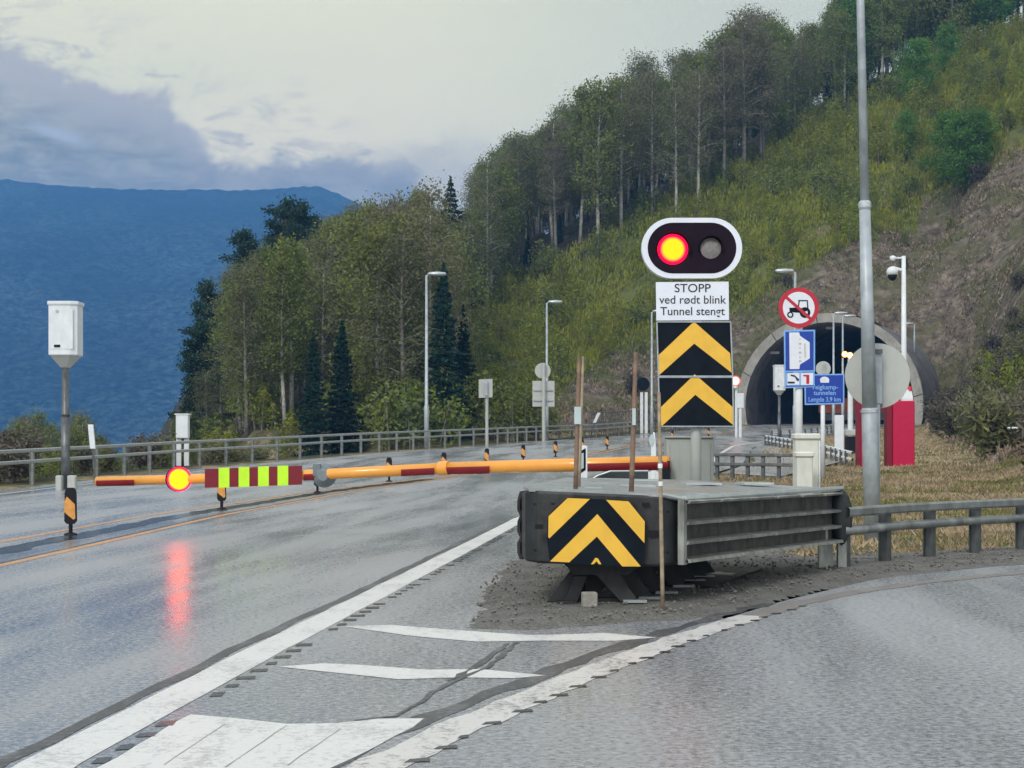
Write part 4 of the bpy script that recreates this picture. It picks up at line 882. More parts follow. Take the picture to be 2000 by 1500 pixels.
def disc(cx_, cy_, d, rpx, m, name, parent, root, dome=0.25, n=28):
    c_ = P(cx_, cy_, d); r = rpx * d / F; vs = [(c_.x, c_.y - r * dome, c_.z)]; rad = [0.0]; fs = []; rn = 6
    for j in range(1, rn + 1):
        k = j / rn
        for i in range(n): a = 2 * math.pi * i / n; vs.append((c_.x + r * k * math.cos(a), c_.y - r * dome * (1 - k * k), c_.z + r * k * math.sin(a))); rad.append(k)
    for i in range(n): fs.append((0, 1 + i, 1 + (i + 1) % n))
    for j in range(rn - 1):
        for i in range(n): a = 1 + j * n + i; b_ = 1 + j * n + (i + 1) % n; fs.append((a, a + n, b_ + n, b_))
    mb = MB(); mb.add(vs, fs); o = mb.build(name, m, parent, root=root, smooth=True)
    at = o.data.attributes.new('rad', 'FLOAT', 'POINT'); at.data.foreach_set('value', rad); return o
def visor(cx_, cy_, d, rpx, parent, root, ln=0.16, m='lamp_housing'):
    c_ = P(cx_, cy_, d); r = rpx * d / F; mb = MB(); n = 24; r0 = []; r1 = []
    for i in range(n + 1):
        a = R(-20) + R(220) * i / n; k = ln * (0.35 + 0.65 * math.sin(max(0, min(math.pi, (a + R(20)) * 180 / 220))))
        r0.append((c_.x + r * math.cos(a), c_.y, c_.z + r * math.sin(a))); r1.append((c_.x + r * math.cos(a), c_.y - k, c_.z + r * math.sin(a)))
    o0 = [(x + (x - c_.x) * .05, y, z + (z - c_.z) * .05) for x, y, z in r0]; o1 = [(x + (x - c_.x) * .05, y, z + (z - c_.z) * .05) for x, y, z in r1]
    mb.loft([r0, r1], cap=False, closed=False); mb.loft([o0, o1], cap=False, closed=False); mb.loft([r1, o1], cap=False, closed=False)
    return mb.build('visor', m, parent, root=root)
disc(1314, 487, D - .045, 30, 'lamp_lit_red', 'lit_lamp', sig, sig, 0.3); visor(1314, 487, D - .038, 33, hd, sig, .10)
disc(1388, 485, D - .045, 20.5, 'lamp_off', 'unlit_lamp', sig, sig, 0.2); visor(1388, 485, D - .038, 23, hd, sig, .10)
# grey cabinet behind the mast (drive box of the boom)
cab = thing('boom_drive_cabinet', 'plain grey-green cabinet behind the signal post, at the root of the boom', 'cabinet', ground_at(1346, 22.3))
MB().bbox((P(1346, 0, 22.3).x, 22.35, 0.68), (0.60, 0.42, 1.40), .015).build('body', 'cabinet_grey', cab)
MB().bbox((P(1346, 0, 22.3).x, 22.33, 1.392), (0.62, 0.44, 0.025), .005).build('lid', 'cabinet_grey', cab)
MB().box((P(1346, 0, 22.3).x, 22.127, 0.75), (0.50, 0.012, 1.1)).build('door', 'cabinet_grey', cab)
# ------------------------------------------------------------------ boom barrier
boom = thing('boom_barrier', 'orange boom lowered across the road with a red and yellow striped panel', 'barrier', ground_at(1310, 22.0))
_E0, _E1 = P(1306, 904, 22.0), P(190, 940, 25.5)
def BP(px, py):
    r_ = (px - 1000) / F; t_ = (r_ * _E0.y - _E0.x) / ((_E1.x - _E0.x) - r_ * (_E1.y - _E0.y)); return P(px, py, _E0.y + (_E1.y - _E0.y) * t_)
MB().tube([BP(1306, 904), BP(1080, 909), BP(868, 914.5)], [.088, .086, .083], 20).build('boom_segment', 'boom_orange', boom, smooth=True)
MB().tube([BP(868, 914.5), BP(640, 926), BP(400, 935), BP(190, 940)], [.076, .073, .072, .068], 20).build('boom_segment', 'boom_orange', boom, smooth=True)
MB().tube([BP(877, 914.2), BP(858, 915.2)], .096, 20).build('collar', 'boom_orange', boom)
def band(p0, p1, r0, r1, a0=-62, a1=8):
    p0, p1 = Vector(p0), Vector(p1); mb = MB(); d = (p1 - p0).normalized(); up = Vector((0, 0, 1)); fw = Vector((0, -1, 0)); rings = []
    for p_, r in ((p0, r0), (p1, r1)):
        rings.append([p_ + (fw * math.cos(R(a)) + up * math.sin(R(a))) * (r + .015) for a in np.linspace(a0, a1, 9)])
    return mb.loft(rings, cap=False, closed=False)
def rt(px): return np.interp(px, [190, 400, 640, 868, 869, 1306], [.068, .072, .073, .076, .083, .088])
def by(px): return float(np.interp(px, [190, 400, 640, 868, 1080, 1306], [940, 935, 926, 914.5, 909, 904]))
for a, b_ in ((190, 264), (594, 628), (784, 849), (868, 956), (1142, 1304)):
    band(BP(a, by(a)), BP(b_, by(b_)), rt(a), rt(b_)).build('red_band', 'boom_red', boom)
ban = thing('warning_panel', 'dark red panel with four fluorescent yellow stripes on the boom', 'warning panel', tuple(BP(495, 934)))
def slab_b(poly, off, t):
    f = [P(a, b_, BP(a, 0).y - off) for a, b_ in poly]; k = [q + Vector((0, t, 0)) for q in f]; n = len(f)
    return MB().add(f + k, [tuple(reversed(range(n))), tuple(range(n, 2 * n))] + [(i, (i + 1) % n, (i + 1) % n + n, i + n) for i in range(n)])
slab_b([(400, 916), (590, 909.5), (590, 946.5), (400, 953)], .105, .012).build('panel', 'banner_red', ban)
for a, b_ in ((427, 448), (466, 487), (504, 525), (542, 563)):
    ky = lambda x: (x - 400) / 190
    slab_b([(a, 915.2 - 6.5 * ky(a) - .5), (b_, 915.2 - 6.5 * ky(b_) - .5), (b_, 953.5 - 6.5 * ky(b_)), (a, 953.5 - 6.5 * ky(a))], .109, .003).build('yellow_stripe', 'banner_yellow', ban)
lp = thing('boom_lamp', 'round lit yellow-red lamp near the tip of the boom', 'lamp', tuple(BP(350, 936)))
q = BP(350, 936); MB().tube([q + Vector((0, -.08, 0)), q + Vector((0, -.12, 0))], 0.185 * .95, 28).build('housing', 'lamp_housing', lp)
disc(350, 936, q.y - .122, 24, 'lamp_lit_boom', 'lens', lp, lp, .22)
lb = thing('boom_lamp', 'grey back of a round lamp facing away, mid boom', 'lamp', tuple(BP(632, 928)))
q = BP(632, 929); mb = MB(); mb.tube([q + Vector((.0, -.10, .0)), q + Vector((.0, -.04, .0)), q + Vector((.0, .05, .0)), q + Vector((.0, .10, .0))], [.07, .125, .165, .17], 20); mb.build('housing', 'lamp_grey', lb, smooth=False)
MB().box((q.x - .09, q.y - .02, q.z + .08), (.10, .1, .16)).build('bracket', 'lamp_grey', lb)
MB().box((P(1300, 0, 22).x, 22.0, 0.78), (.10, .12, .62)).build('arm_bracket', 'plastic_black', boom)
# dark housing behind the cushion and pale posts
hs = thing('dark_road_box', 'low dark box with a sloping end just behind the cushion top', 'road box', ground_at(1220, 19.6))
mb = MB(); dd = 19.6; pts = [P(1150, 945, dd), P(1266, 945, dd), P(1264, 921, dd), P(1195, 921, dd), P(1170, 930, dd)]; pts = [Vector((pts[0].x, dd, 0))] + [Vector((pts[1].x, dd, 0))] + pts[1:]
pts = [Vector((P(1150, 0, dd).x, dd, 0)), Vector((P(1266, 0, dd).x, dd, 0)), P(1266, 921, dd), P(1192, 921.5, dd), P(1168, 930, dd), P(1150, 941, dd)]
mb.plate([(q.x, q.z) for q in pts], (0, dd, 0), (1, 0, 0), (0, 0, 1), .5); mb.build('body', 'dark_box', hs)
MB().tube([P(1150, 940, dd), P(1168, 929, dd), P(1192, 920.5, dd), P(1266, 920, dd)], .012, 6).build('rim', 'cover_edge', hs)
for px_, w_, lab in ((1267, 7, 'slim white post between the dark box and the grey cabinet, left one'), (1284, 9, 'broader white post right against the grey cabinet under the boom')):
    po = thing('white_post', lab, 'post', ground_at(px_, 20.6), 'white posts by the grey cabinet'); mb = MB(); mb.box((P(px_, 0, 20.6).x, 20.6, P(0, 921, 20.6).z / 2), (w_ * 20.6 / F, .05, P(0, 921, 20.6).z)); mb.build('post', 'white_paint', po)
# black/white marker post at 1136
mk = thing('marker_post', 'white marker post with a slanted black-edged grey reflector by the boom', 'marker post', ground_at(1138, 19.2)); dd = 19.2
mb = MB(); q0 = [(1130, 872), (1142, 869), (1147, 872), (1147, 950), (1128, 956)]; 
mb.plate([((a - 1000) * dd / F, (H + (HZ - b_) * dd / F) if b_ < 940 else 0.0) for a, b_ in [(1128, 950), (1147, 950), (1147, 871), (1140, 869), (1130, 875)]], (0, dd, 0), (1, 0, 0), (0, 0, 1), .04); mb.build('post', 'white_paint', mk)
slab(MB(), [(1131, 883), (1144, 875), (1144, 918), (1131, 926)], dd - .004, .003).build('black_band', 'sign_black', mk)
slab(MB(), [(1132.5, 887), (1140, 884), (1140, 914), (1132.5, 918)], dd - .008, .003).build('reflector', 'reflector_glass', mk)
mk = thing('marker_post', 'pale marker post with an oval grey reflector, above the boom root', 'marker post', ground_at(1276, 30.0)); dd = 30.0
mb = MB(); mb.plate([((a - 1000) * dd / F, (H + (HZ - b_) * dd / F) if b_ < 990 else 0.0) for a, b_ in [(1270, 1000), (1284, 1000), (1281, 872), (1279, 845), (1276, 843), (1272, 872)]], (0, dd, 0), (1, 0, 0), (0, 0, 1), .05); mb.build('post', 'white_paint', mk)
slab(MB(), [(1273 + 5 * math.cos(a), 860 + 12 * math.sin(a)) for a in np.linspace(0, 6.28, 17)[:-1]], dd - .008, .003).build('reflector', 'reflector_glass', mk)

# ------------------------------------------------------------------ centre bollards
def bollard(loc, label):
    r = thing('median_bollard', label, 'bollard', loc, 'flexible bollards along the road median'); x, y, z = loc
    mb = MB(); hw = .085
    prof = [(.16, .6), (.20, 1.0), (.60, .93), (.655, .75), (.675, .45)]
    rings = [[(x + hw * k * cx__, y + .030 * cy__ , z + h) for cx__, cy__ in ((-1, -1), (1, -1), (1, 1), (-1, 1))] for h, k in prof]
    bd = mb.loft(rings); bo = bd.build('blade', 'plastic_black', r)
    mb = MB(); mb.add([(x - hw * .93, y - .0335, z + .48), (x - hw * .55, y - .0335, z + .55), (x + hw * .80, y - .0335, z + .44), (x + hw * .88, y - .0335, z + .24), (x + hw * .55, y - .0335, z + .22), (x - hw * .6, y - .0335, z + .30), (x - hw * .96, y - .0335, z + .33)], [tuple(range(7))])
    mb.build('orange_reflector', 'post_orange', bo, root=r)
    MB().tube([(x, y, z - .02), (x, y, z + .17)], [.028, .03], 10).build('stem', 'plastic_black', r)
    MB().tube([(x, y, z + .0), (x, y, z + .022), (x, y, z + .04)], [.10, .09, .04], 14).build('base', 'plastic_black', r)
    return r
b0 = ground_at(138, 24.8); proto_b = bollard(tuple(b0), 'nearest black and orange bollard, left of the boom tip')
blab = {433: 'second bollard, standing under the striped panel of the boom', 620: 'third bollard, under the grey lamp back on the boom', 760: 'fourth bollard, seen half above the boom left of its joint', 867: 'fifth bollard, rising just above the boom joint', 951: 'sixth bollard, left of the square sign back above the boom', 1022: 'seventh bollard, between the two pale sign backs', 1085: 'eighth bollard, right below the round sign back', 1137: 'ninth bollard, just above the black and white marker', 1186: 'tenth bollard, between the two tagged stakes', 1313: 'eleventh bollard, against the bright road left of the mast', 1384: 'twelfth and farthest bollard, right of the signal mast'}
for px_, d_ in ((433, 33.5), (620, 41.5), (760, 48.5), (867, 55), (951, 61.5), (1022, 68), (1085, 75), (1137, 81), (1186, 88), (1313, 110), (1384, 124)):
    copy_tree(proto_b, tuple(ground_at(px_, d_)), blab[px_])
# ------------------------------------------------------------------ street lamps
def lamp(loc, label, hgt=9.1, r0=.085, side=1):
    x, y, z = loc; r = thing('street_lamp', label, 'street lamp', loc, 'grey street lamps')
    MB().tube([(x, y, z - .2), (x, y, z + 2.2), (x, y, z + 2.25), (x, y, z + hgt)], [r0 * 1.5, r0 * 1.45, r0 * 1.1, r0 * .72], 12).build('pole', 'galvanised', r, smooth=True)
    a = MB(); a.tube([(x, y, z + hgt - .02), (x + .12 * side, y, z + hgt + .05), (x + .35 * side, y, z + hgt + .07)], .04, 8); a.build('arm', 'galvanised', r)
    mb = MB(); hx = x + .55 * side
    rings = []
    for k, w_, h_ in ((-.48, .05, .05), (-.40, .12, .09), (0, .16, .12), (.40, .13, .09), (.50, .05, .04)):
        rings.append([(hx + k, y + w_ * math.cos(a_), z + hgt + .09 + h_ * math.sin(a_)) for a_ in [2 * math.pi * i / 10 for i in range(10)]])
    mb.loft(rings); mb.build('lamp_head', 'cover_edge', r, smooth=True)
    return r
lm = lamp(tuple(ground_at(833, 92)), 'tall grey street lamp in front of the dark spruces, beside the left guardrail')
copy_tree(lm, tuple(ground_at(1068, 116)), 'grey street lamp rising behind the round sign back')
copy_tree(lm, tuple(ground_at(1273, 128)), 'grey street lamp half hidden at the left edge of the chevron mast')
copy_tree(lm, tuple(ground_at(1628, 132)), 'left of two thin street lamps in front of the tunnel mouth')
copy_tree(lm, tuple(ground_at(1646, 138)), 'right of two thin street lamps in front of the tunnel mouth')
lamp(tuple(ground_at(1553, 90)), 'grey street lamp whose head shows above the tractor sign', side=-1)
lamp((P(1786, 0, 172).x, 172, terr1(P(1786, 0, 172).x, 172) ), 'small bracket lamp behind the right shoulder of the tunnel mouth', hgt=P(0, 634, 172).z - terr1(P(1786, 0, 172).x, 172), side=-1, r0=.07)
# speed camera boxes
def camera_box(loc, label, zb, zt, w_, colpole='galvanised_dark', group='boxed road cameras'):
    x, y, z = loc; r = thing('speed_camera', label, 'road camera', loc, group); h_ = zt - zb
    MB().tube([(x + .02, y, z - .3), (x + .02, y, zb - w_ * .9)], [w_ * .13, w_ * .13], 14).build('lower_pole', 'galvanised', r, smooth=True) if False else None
    pm = z + (zb - z) * .55
    MB().tube([(x, y, z - .2), (x, y, pm)], w_ * .15, 14).build('lower_pole', colpole, r, smooth=True)
    MB().tube([(x, y, pm), (x, y, pm + .05), (x, y, zb - w_ * .25)], [w_ * .17, w_ * .125, w_ * .12], 14).build('upper_pole', colpole, r, smooth=True)
    mb = MB(); rr_ = lambda k, zz: [(x + a * w_ / 2 * k, y + b_ * w_ / 2 * k, zz) for a, b_ in ((-1, -.6), (-.9, -1), (.55, -1), (1, -.75), (1, .8), (.8, 1), (-.8, 1), (-1, .8))]
    mb.loft([rr_(.2, zb - w_ * .42), rr_(.32, zb - w_ * .38), rr_(.9, zb)]); mb.build('cone', 'alu_back', r)
    mb = MB(); mb.loft([rr_(.94, zb), rr_(.98, zb + .02), rr_(.98, zt - .08)]); hb = mb.build('housing', 'white_paint', r)
    MB().loft([rr_(1.02, zt - .10), rr_(1.06, zt - .07), rr_(1.06, zt - .01), rr_(1.0, zt)]).build('cap', 'white_paint', r)
    MB().box((x - .02 * w_, y - w_ / 2 * .99, (zb + zt) / 2 - .02), (w_ * .78, .012, h_ * .74)).build('door', 'white_paint', hb, root=r)
    MB().box((x - w_ * .15, y - w_ / 2 - .008, zb + h_ * .17), (w_ * .20, .03, h_ * .045)).build('vent', 'plastic_black', hb, root=r)
    MB().tube([(x - w_ * .15, y - w_ / 2 * .99 - .0, zt - h_ * .19), (x - w_ * .15, y - w_ / 2 - .02, zt - h_ * .19)], w_ * .05, 12).build('lens', 'reflector_glass', hb, root=r)
    return r
g0 = ground_at(128, 43.5); camera_box(tuple(g0), 'tall white camera box on a dark grey pole against the blue mountain', P(0, 695, 43.5).z, P(0, 590, 43.5).z, 58 * 43.5 / F)
g0 = ground_at(1522, 112); camera_box(tuple(g0), 'small white camera box on a thin pole left of the blue signs', P(0, 763, 112).z, P(0, 713, 112).z, 22 * 112 / F)
wb = thing('concrete_foot', 'pair of pale foundation blocks at the foot of the camera pole', 'foundation', tuple(ground_at(128, 43)))
for px_, w_ in ((116, 12), (141, 16)): q = ground_at(px_, 43); MB().bbox((q.x, q.y, q.z + .15), (w_ * 43 / F, .2, .42), .02).build('block', 'alu_back', wb)
# white box on two legs
q = ground_at(357, 63.5); wbx = thing('white_cabinet', 'white upright box on two legs just behind the left guardrail', 'cabinet', tuple(q)); s_m = 63.5 / F
MB().bbox((q.x, q.y, (P(0, 810, 63.5).z + P(0, 856, 63.5).z) / 2), (24 * s_m, .35, 46 * s_m), .02).build('box', 'white_paint', wbx)
MB().box((q.x, q.y, P(0, 809, 63.5).z), (28 * s_m, .40, .04)).build('lid', 'white_paint', wbx)
for sx_ in (-7.5, 7.5): MB().box((q.x + sx_ * s_m, q.y, (q.z + P(0, 856, 63.5).z) / 2), (9 * s_m, .12, P(0, 856, 63.5).z - q.z)).build('leg', 'white_paint', wbx)
# leaning white delineators
def white_marker(px0, py0, px1, py1, w_, d, label):
    a, b_ = P(px0, py0, d), P(px1, py1, d); gz_ = terr1(a.x, a.y); dirv = (b_ - a); k = (a.z - gz_) / max(dirv.z, .01); foot = a - dirv * k * 0.6; foot.z = gz_
    r = thing('delineator_post', label, 'delineator', tuple(foot), 'white delineator posts'); hw = w_ * d / F / 2
    MB().tube([foot, a], hw * .45, 6).build('stem', 'galvanised_dark', r)
    mb = MB(); mb.loft([[q + Vector((sx_ * hw, sy_ * hw * .5, 0)) for sx_, sy_ in ((-1, -1), (1, -1), (1, 1), (-1, 1))] for q in (a - dirv * .15, b_)]); mb.build('marker', 'white_paint', r); return r
white_marker(181, 870, 177, 829, 10, 47.5, 'bright white delineator behind the guardrail, right of the camera pole')
white_marker(1041, 833, 1036, 812, 6, 118, 'short white delineator left of the round sign back')
white_marker(1162, 823, 1170, 806, 6, 124, 'leaning white delineator at the start of the dark railing')
mp = thing('road_sign', 'dark round sign above two white posts, left of the mast', 'road sign', tuple(ground_at(1257, 134)))
for px_ in (1253, 1262): q = ground_at(px_, 134); MB().box((q.x, q.y, (q.z + P(0, 766, 134).z) / 2), (.22, .1, P(0, 766, 134).z - q.z)).build('post', 'white_paint', mp)
q = P(1256, 750, 133.8); MB().tube([q, q + Vector((0, .06, 0))], 13 * 134 / F, 20).build('disc', 'sign_black', mp)
# sign backs
def pole_px(mb, px_, pyt, d, r): q = ground_at(px_, d); mb.tube([(q.x, q.y, q.z - .2), (q.x, q.y, P(0, pyt, d).z)], r, 10); return q
d = 98; q = ground_at(949, d); sb = thing('road_sign', 'pale square sign back on a single post beside the left guardrail', 'road sign', tuple(q)); m_ = MB(); pole_px(m_, 951, 742, d, .09); m_.build('post', 'alu_back', sb)
slab(MB(), [(935, 741), (962, 740), (962, 776), (935, 777)], d + .1 - .25, .03).build('panel', 'alu_back', sb)
MB().box((P(949, 0, d).x, d - .3, P(0, 758, d).z), (7 * d / F, .04, 28 * d / F)).build('bracket', 'galvanised', sb)
d = 112; q = ground_at(1062, d); sb = thing('road_sign', 'round sign back above a rectangular one on a shared post', 'road sign', tuple(q)); m_ = MB(); pole_px(m_, 1062, 710, d, .12); m_.build('post', 'alu_back', sb)
slab(MB(), [(1060 + 15.5 * math.cos(a), 724 + 15.5 * math.sin(a)) for a in np.linspace(0, 2 * math.pi, 25)[:-1]], d + .2, .03).build('round_panel', 'alu_back', sb)
slab(MB(), [(1040, 744), (1083, 744), (1083, 794), (1040, 794)], d + .25, .03).build('lower_panel', 'alu_back', sb)
for yy_ in (762, 782): MB().box((P(1061, 0, d).x, d + .19, P(0, yy_, d).z), (38 * d / F, .05, .07)).build('crossbar', 'galvanised', sb)

# ------------------------------------------------------------------ tractor sign + blue signs
d = 37.0; q = ground_at(1562, d); ts = thing('road_sign', 'round red-edged no-tractors sign above blue and white panels', 'road sign', tuple(q))
m_ = MB(); m_.tube([(P(1562, 0, d).x, d + .12, q.z - .1), (P(1562, 0, d).x, d + .12, P(0, 575, d).z)], .08, 14); m_.build('post', 'white_paint', ts, smooth=True)
def circ_px(cx_, cy_, r, n=36): return [(cx_ + r * math.cos(a), cy_ + r * math.sin(a)) for a in np.linspace(0, 2 * math.pi, n + 1)[:-1]]
rd = slab(MB(), circ_px(1560, 601, 39.5), d, .03).build('red_disc', 'sign_red', ts)
slab(MB(), circ_px(1560, 601, 31), d - .004, .003).build('white_field', 'sign_white', rd, root=ts)
def tpx(a, b_): return 1510 + a / 7.14, 555 + b_ / 7.14
for poly in ([(225, 330), (330, 325), (345, 330), (480, 340), (500, 360), (400, 400), (300, 395), (232, 380)], [(340, 330), (358, 222), (372, 232), (358, 335)], [(350, 222), (485, 222), (485, 238), (352, 238)], [(470, 230), (485, 230), (492, 335), (476, 335)]):
    slab(MB(), [tpx(*q_) for q_ in poly], d - .008, .003).build('tractor', 'sign_black', rd, root=ts)
def ringpx(cx_, cy_, r0, r1, dd, m, nm, par, root):
    mb = MB(); n = 20; o = []; i_ = []
    for k in range(n): a = 2 * math.pi * k / n; o.append(P(cx_ + r1 * math.cos(a), cy_ + r1 * math.sin(a), dd)); i_.append(P(cx_ + r0 * math.cos(a), cy_ + r0 * math.sin(a), dd))
    mb.add(o + i_, [(k, (k + 1) % n, n + (k + 1) % n, n + k) for k in range(n)]); return mb.build(nm, m, par, root=root)
ringpx(*tpx(445, 395), 5.5, 10.5, d - .0115, 'sign_black', 'tractor_wheel', rd, ts); ringpx(*tpx(240, 425), 3.6, 6.2, d - .0115, 'sign_black', 'tractor_wheel', rd, ts)
slab(MB(), [tpx(*q_) for q_ in [(150, 180), (180, 150), (540, 470), (510, 500)]], d - .0125, .003).build('red_slash', 'sign_red', rd, root=ts)
bl = slab(MB(), [(1531, 645), (1592, 644), (1592, 726), (1532, 727)], d, .02).build('blue_panel', 'sign_lightblue', ts)
slab(MB(), [(1534, 648), (1589, 647), (1589, 723), (1534.5, 724)], d - .003, .002).build('blue_field', 'sign_blue', bl, root=ts)
def bpx(a, b_): return 1500 + a / 7.5, 620 + b_ / 7.5
slab(MB(), [bpx(*q_) for q_ in [(310, 220), (455, 218), (470, 270), (610, 365), (612, 600), (468, 690), (460, 755), (318, 757)]], d - .006, .002).build('white_symbol', 'sign_white', bl, root=ts)
for k, yy_ in enumerate((315, 385, 440, 515, 580, 640)):
    slab(MB(), [bpx(*q_) for q_ in ([(450, yy_ - 14), (490, yy_ - 14), (492, yy_ + 14), (450, yy_ + 14)] if k % 2 else [(455, yy_ + 14), (468, yy_ - 18), (480, yy_ + 14)])], d - .009, .002).build('small_marks', 'alu_back', bl, root=ts)
slab(MB(), [bpx(*q_) for q_ in [(528, 380), (548, 375), (556, 590), (538, 592)]], d - .009, .002).build('small_marks', 'alu_back', bl, root=ts)
sp_ = slab(MB(), [(1533, 728), (1591, 727), (1591, 756), (1534, 758)], d, .02).build('lower_panel', 'sign_lightblue', ts)
for a, b_ in ((1538, 1561), (1564.5, 1588)): slab(MB(), [(a, 729), (b_, 728.5), (b_, 751.5), (a, 752)], d - .003, .002).build('white_field', 'sign_white', sp_, root=ts)
slab(MB(), [(1534, 753.2), (1590, 752.6), (1590, 754.6), (1534, 755.2)], d - .003, .002).build('dark_line', 'sign_blue', sp_, root=ts)
for poly in ([(335, 835), (390, 845), (455, 905), (450, 935), (420, 925), (395, 875), (330, 855)], [(290, 940), (390, 940), (390, 968), (290, 968)]):
    slab(MB(), [bpx(*q_) for q_ in poly], d - .006, .002).build('black_symbol', 'sign_text', sp_, root=ts)
slab(MB(), [bpx(*q_) for q_ in [(515, 840), (605, 840), (605, 970), (580, 975), (560, 970), (562, 865), (518, 862)]], d - .006, .002).build('red_symbol', 'sign_red', sp_, root=ts)
d = 52.0; q = ground_at(1608, d); bs = thing('road_sign', 'blue tunnel name sign with a white arch symbol', 'road sign', tuple(q))
m_ = MB(); m_.tube([(P(1608, 0, d).x, d + .08, q.z - .1), (P(1608, 0, d).x, d + .08, P(0, 740, d).z)], .065, 12); m_.build('post', 'white_paint', bs, smooth=True)
bl = slab(MB(), [(1571, 731), (1649, 730), (1649, 789), (1572, 791)], d, .03).build('panel', 'sign_lightblue', bs)
slab(MB(), [(1573.5, 733.5), (1646.5, 732.5), (1646.5, 786.5), (1574.5, 788)], d - .004, .003).build('blue_field', 'sign_blue', bl, root=bs)
slab(MB(), [(1603 + 0, 747.5), (1619, 747.5), (1619.5, 742)] + [(1610.5 + 9 * math.cos(a), 742 - 6.5 * math.sin(a)) for a in np.linspace(0.2, math.pi - .2, 9)] + [(1601.5, 742)], d - .008, .003).build('arch_symbol', 'sign_white', bl, root=bs)
for body, yy_, xx_, w_ in (("Teigkamp-", 756.5, 1611, 1.0), ("tunnelen", 767.5, 1611, 1.0), ("Lengde 3,9 km", 780.5, 1610.5, 0.86)):
    q = P(xx_, yy_, d - .011); text_mesh(body, 12.5 * d / F, 'sign_lightblue' if body[0] != 'L' else 'sign_lightblue', 'lettering', (q.x, q.y, q.z), bl, bs, sxx=w_, bold=0.003)
d = 78; q = ground_at(1608, d); sb = thing('road_sign', 'small round grey sign back peeping over the blue tunnel sign', 'road sign', tuple(q)); m_ = MB(); pole_px(m_, 1608, 712, d, .06); m_.build('post', 'galvanised', sb)
slab(MB(), circ_px(1608, 720, 14.5), d - .1, .03).build('panel', 'alu_back', sb)
MB().box((P(1609, 0, d).x, d - .15, P(0, 720, d).z), (5 * d / F, .04, 20 * d / F)).build('bracket', 'galvanised', sb)
# ------------------------------------------------------------------ big lamp post and round sign back on the right
d = 23.0
bp = thing('street_lamp', 'big near galvanised lamp post rising out of the top of the picture', 'street lamp', (P(1704, 0, d).x, d, 0))
def bpt(px_, py_): q = P(px_, py_, d); return q
MB().tube([bpt(1704.5, 1062), bpt(1698.5, 800), bpt(1698.4, 797)], [.112, .108, .098], 20).build('lower_shaft', 'galvanised', bp, smooth=True)
MB().tube([bpt(1698.4, 806), bpt(1698.2, 800)], [.118, .118], 20).build('seam_ring', 'cover_edge', bp)
MB().tube([bpt(1698.4, 797), bpt(1689, 404)], [.098, .072], 20).build('middle_shaft', 'galvanised', bp, smooth=True)
MB().tube([bpt(1689.2, 410), bpt(1689.1, 405), bpt(1688.9, 396), bpt(1688.8, 392)], [.074, .086, .086, .06], 20).build('collar', 'cover_edge', bp)
MB().tube([bpt(1689, 394), bpt(1680.5, 0), bpt(1678, -110)], [.060, .052, .046], 18).build('upper_shaft', 'galvanised', bp, smooth=True)
top_ = bpt(1678, -110); MB().tube([top_, top_ + Vector((-.15, 0, .25)), top_ + Vector((-1.4, 0, .35))], [.046, .04, .035], 10).build('arm', 'galvanised', bp)
MB().loft([[(top_.x - 1.4 - k, top_.y + w_ * math.cos(a), top_.z + .36 + h_ * math.sin(a)) for a in np.linspace(0, 2 * math.pi, 11)[:-1]] for k, w_, h_ in ((0, .06, .05), (.1, .14, .09), (.5, .16, .1), (.75, .05, .04))]).build('lamp_head', 'cover_edge', bp)
MB().tube([bpt(1704.5, 1060), bpt(1704.5, 1075)], [.13, .16], 8).build('foot_plate', 'plastic_black', bp)
d = 22.4; q = P(1713, 0, d)
rs = thing('road_sign', 'large round pale sign back mounted beside the big lamp post', 'road sign', (P(1714, 0, 22.9).x, 22.75, 0))
slab(MB(), circ_px(1714, 734, 63.5, 48), 23.45, .02).build('disc', 'alu_back', rs)
q = P(1713, 0, 23.3); MB().box((P(1712, 0, 23.3).x, 23.3, (P(0, 680, 23.3).z + P(0, 796, 23.3).z) / 2), (17 * 23.3 / F, .10, 116 * 23.3 / F)).build('bracket', 'galvanised', rs)
for yy_ in (686, 792): MB().box((P(1713, 0, 23.2).x, 23.22, P(0, yy_, 23.2).z), (22 * 23.2 / F, .04, 8 * 23.2 / F)).build('clamp', 'galvanised_dark', rs)
MB().tube([(P(1714.5, 0, 23.2).x, 23.22, -.05), (P(1714.5, 0, 23.2).x, 23.22, P(0, 790, 23.2).z)], .036, 12).build('post', 'galvanised', rs, smooth=True)
# cream cabinets
d = 29; q = ground_at(1575, d)
cc1 = thing('cream_cabinet', 'taller cream cabinet with a capped top behind the cushion', 'cabinet', tuple(q), 'cream cabinets behind the cushion'); zt = P(0, 849, d).z
MB().bbox((P(1574, 0, d).x, d, zt / 2 - .02), (46 * d / F, .32, zt - .06), .02).build('body', 'cream_paint', cc1)
MB().bbox((P(1574, 0, d).x, d, zt - .03), (51 * d / F, .40, .10), .02).build('cap', 'cream_paint', cc1)
MB().box((P(1597, 0, d).x, d - .17, zt / 2), (3 * d / F, .02, zt - .2)).build('corner_trim', 'white_paint', cc1)
d = 28.3; cc2 = thing('cream_cabinet', 'shorter cream cabinet standing in front of the taller one', 'cabinet', tuple(ground_at(1571, d)), 'cream cabinets behind the cushion'); zt = P(0, 884, d).z
MB().bbox((P(1570, 0, d).x, d, zt / 2 - .02), (31 * d / F, .26, zt - .06), .02).build('body', 'cream_paint', cc2)
MB().bbox((P(1570, 0, d).x, d, zt - .03), (36 * d / F, .32, .09), .02).build('cap', 'cream_paint', cc2)
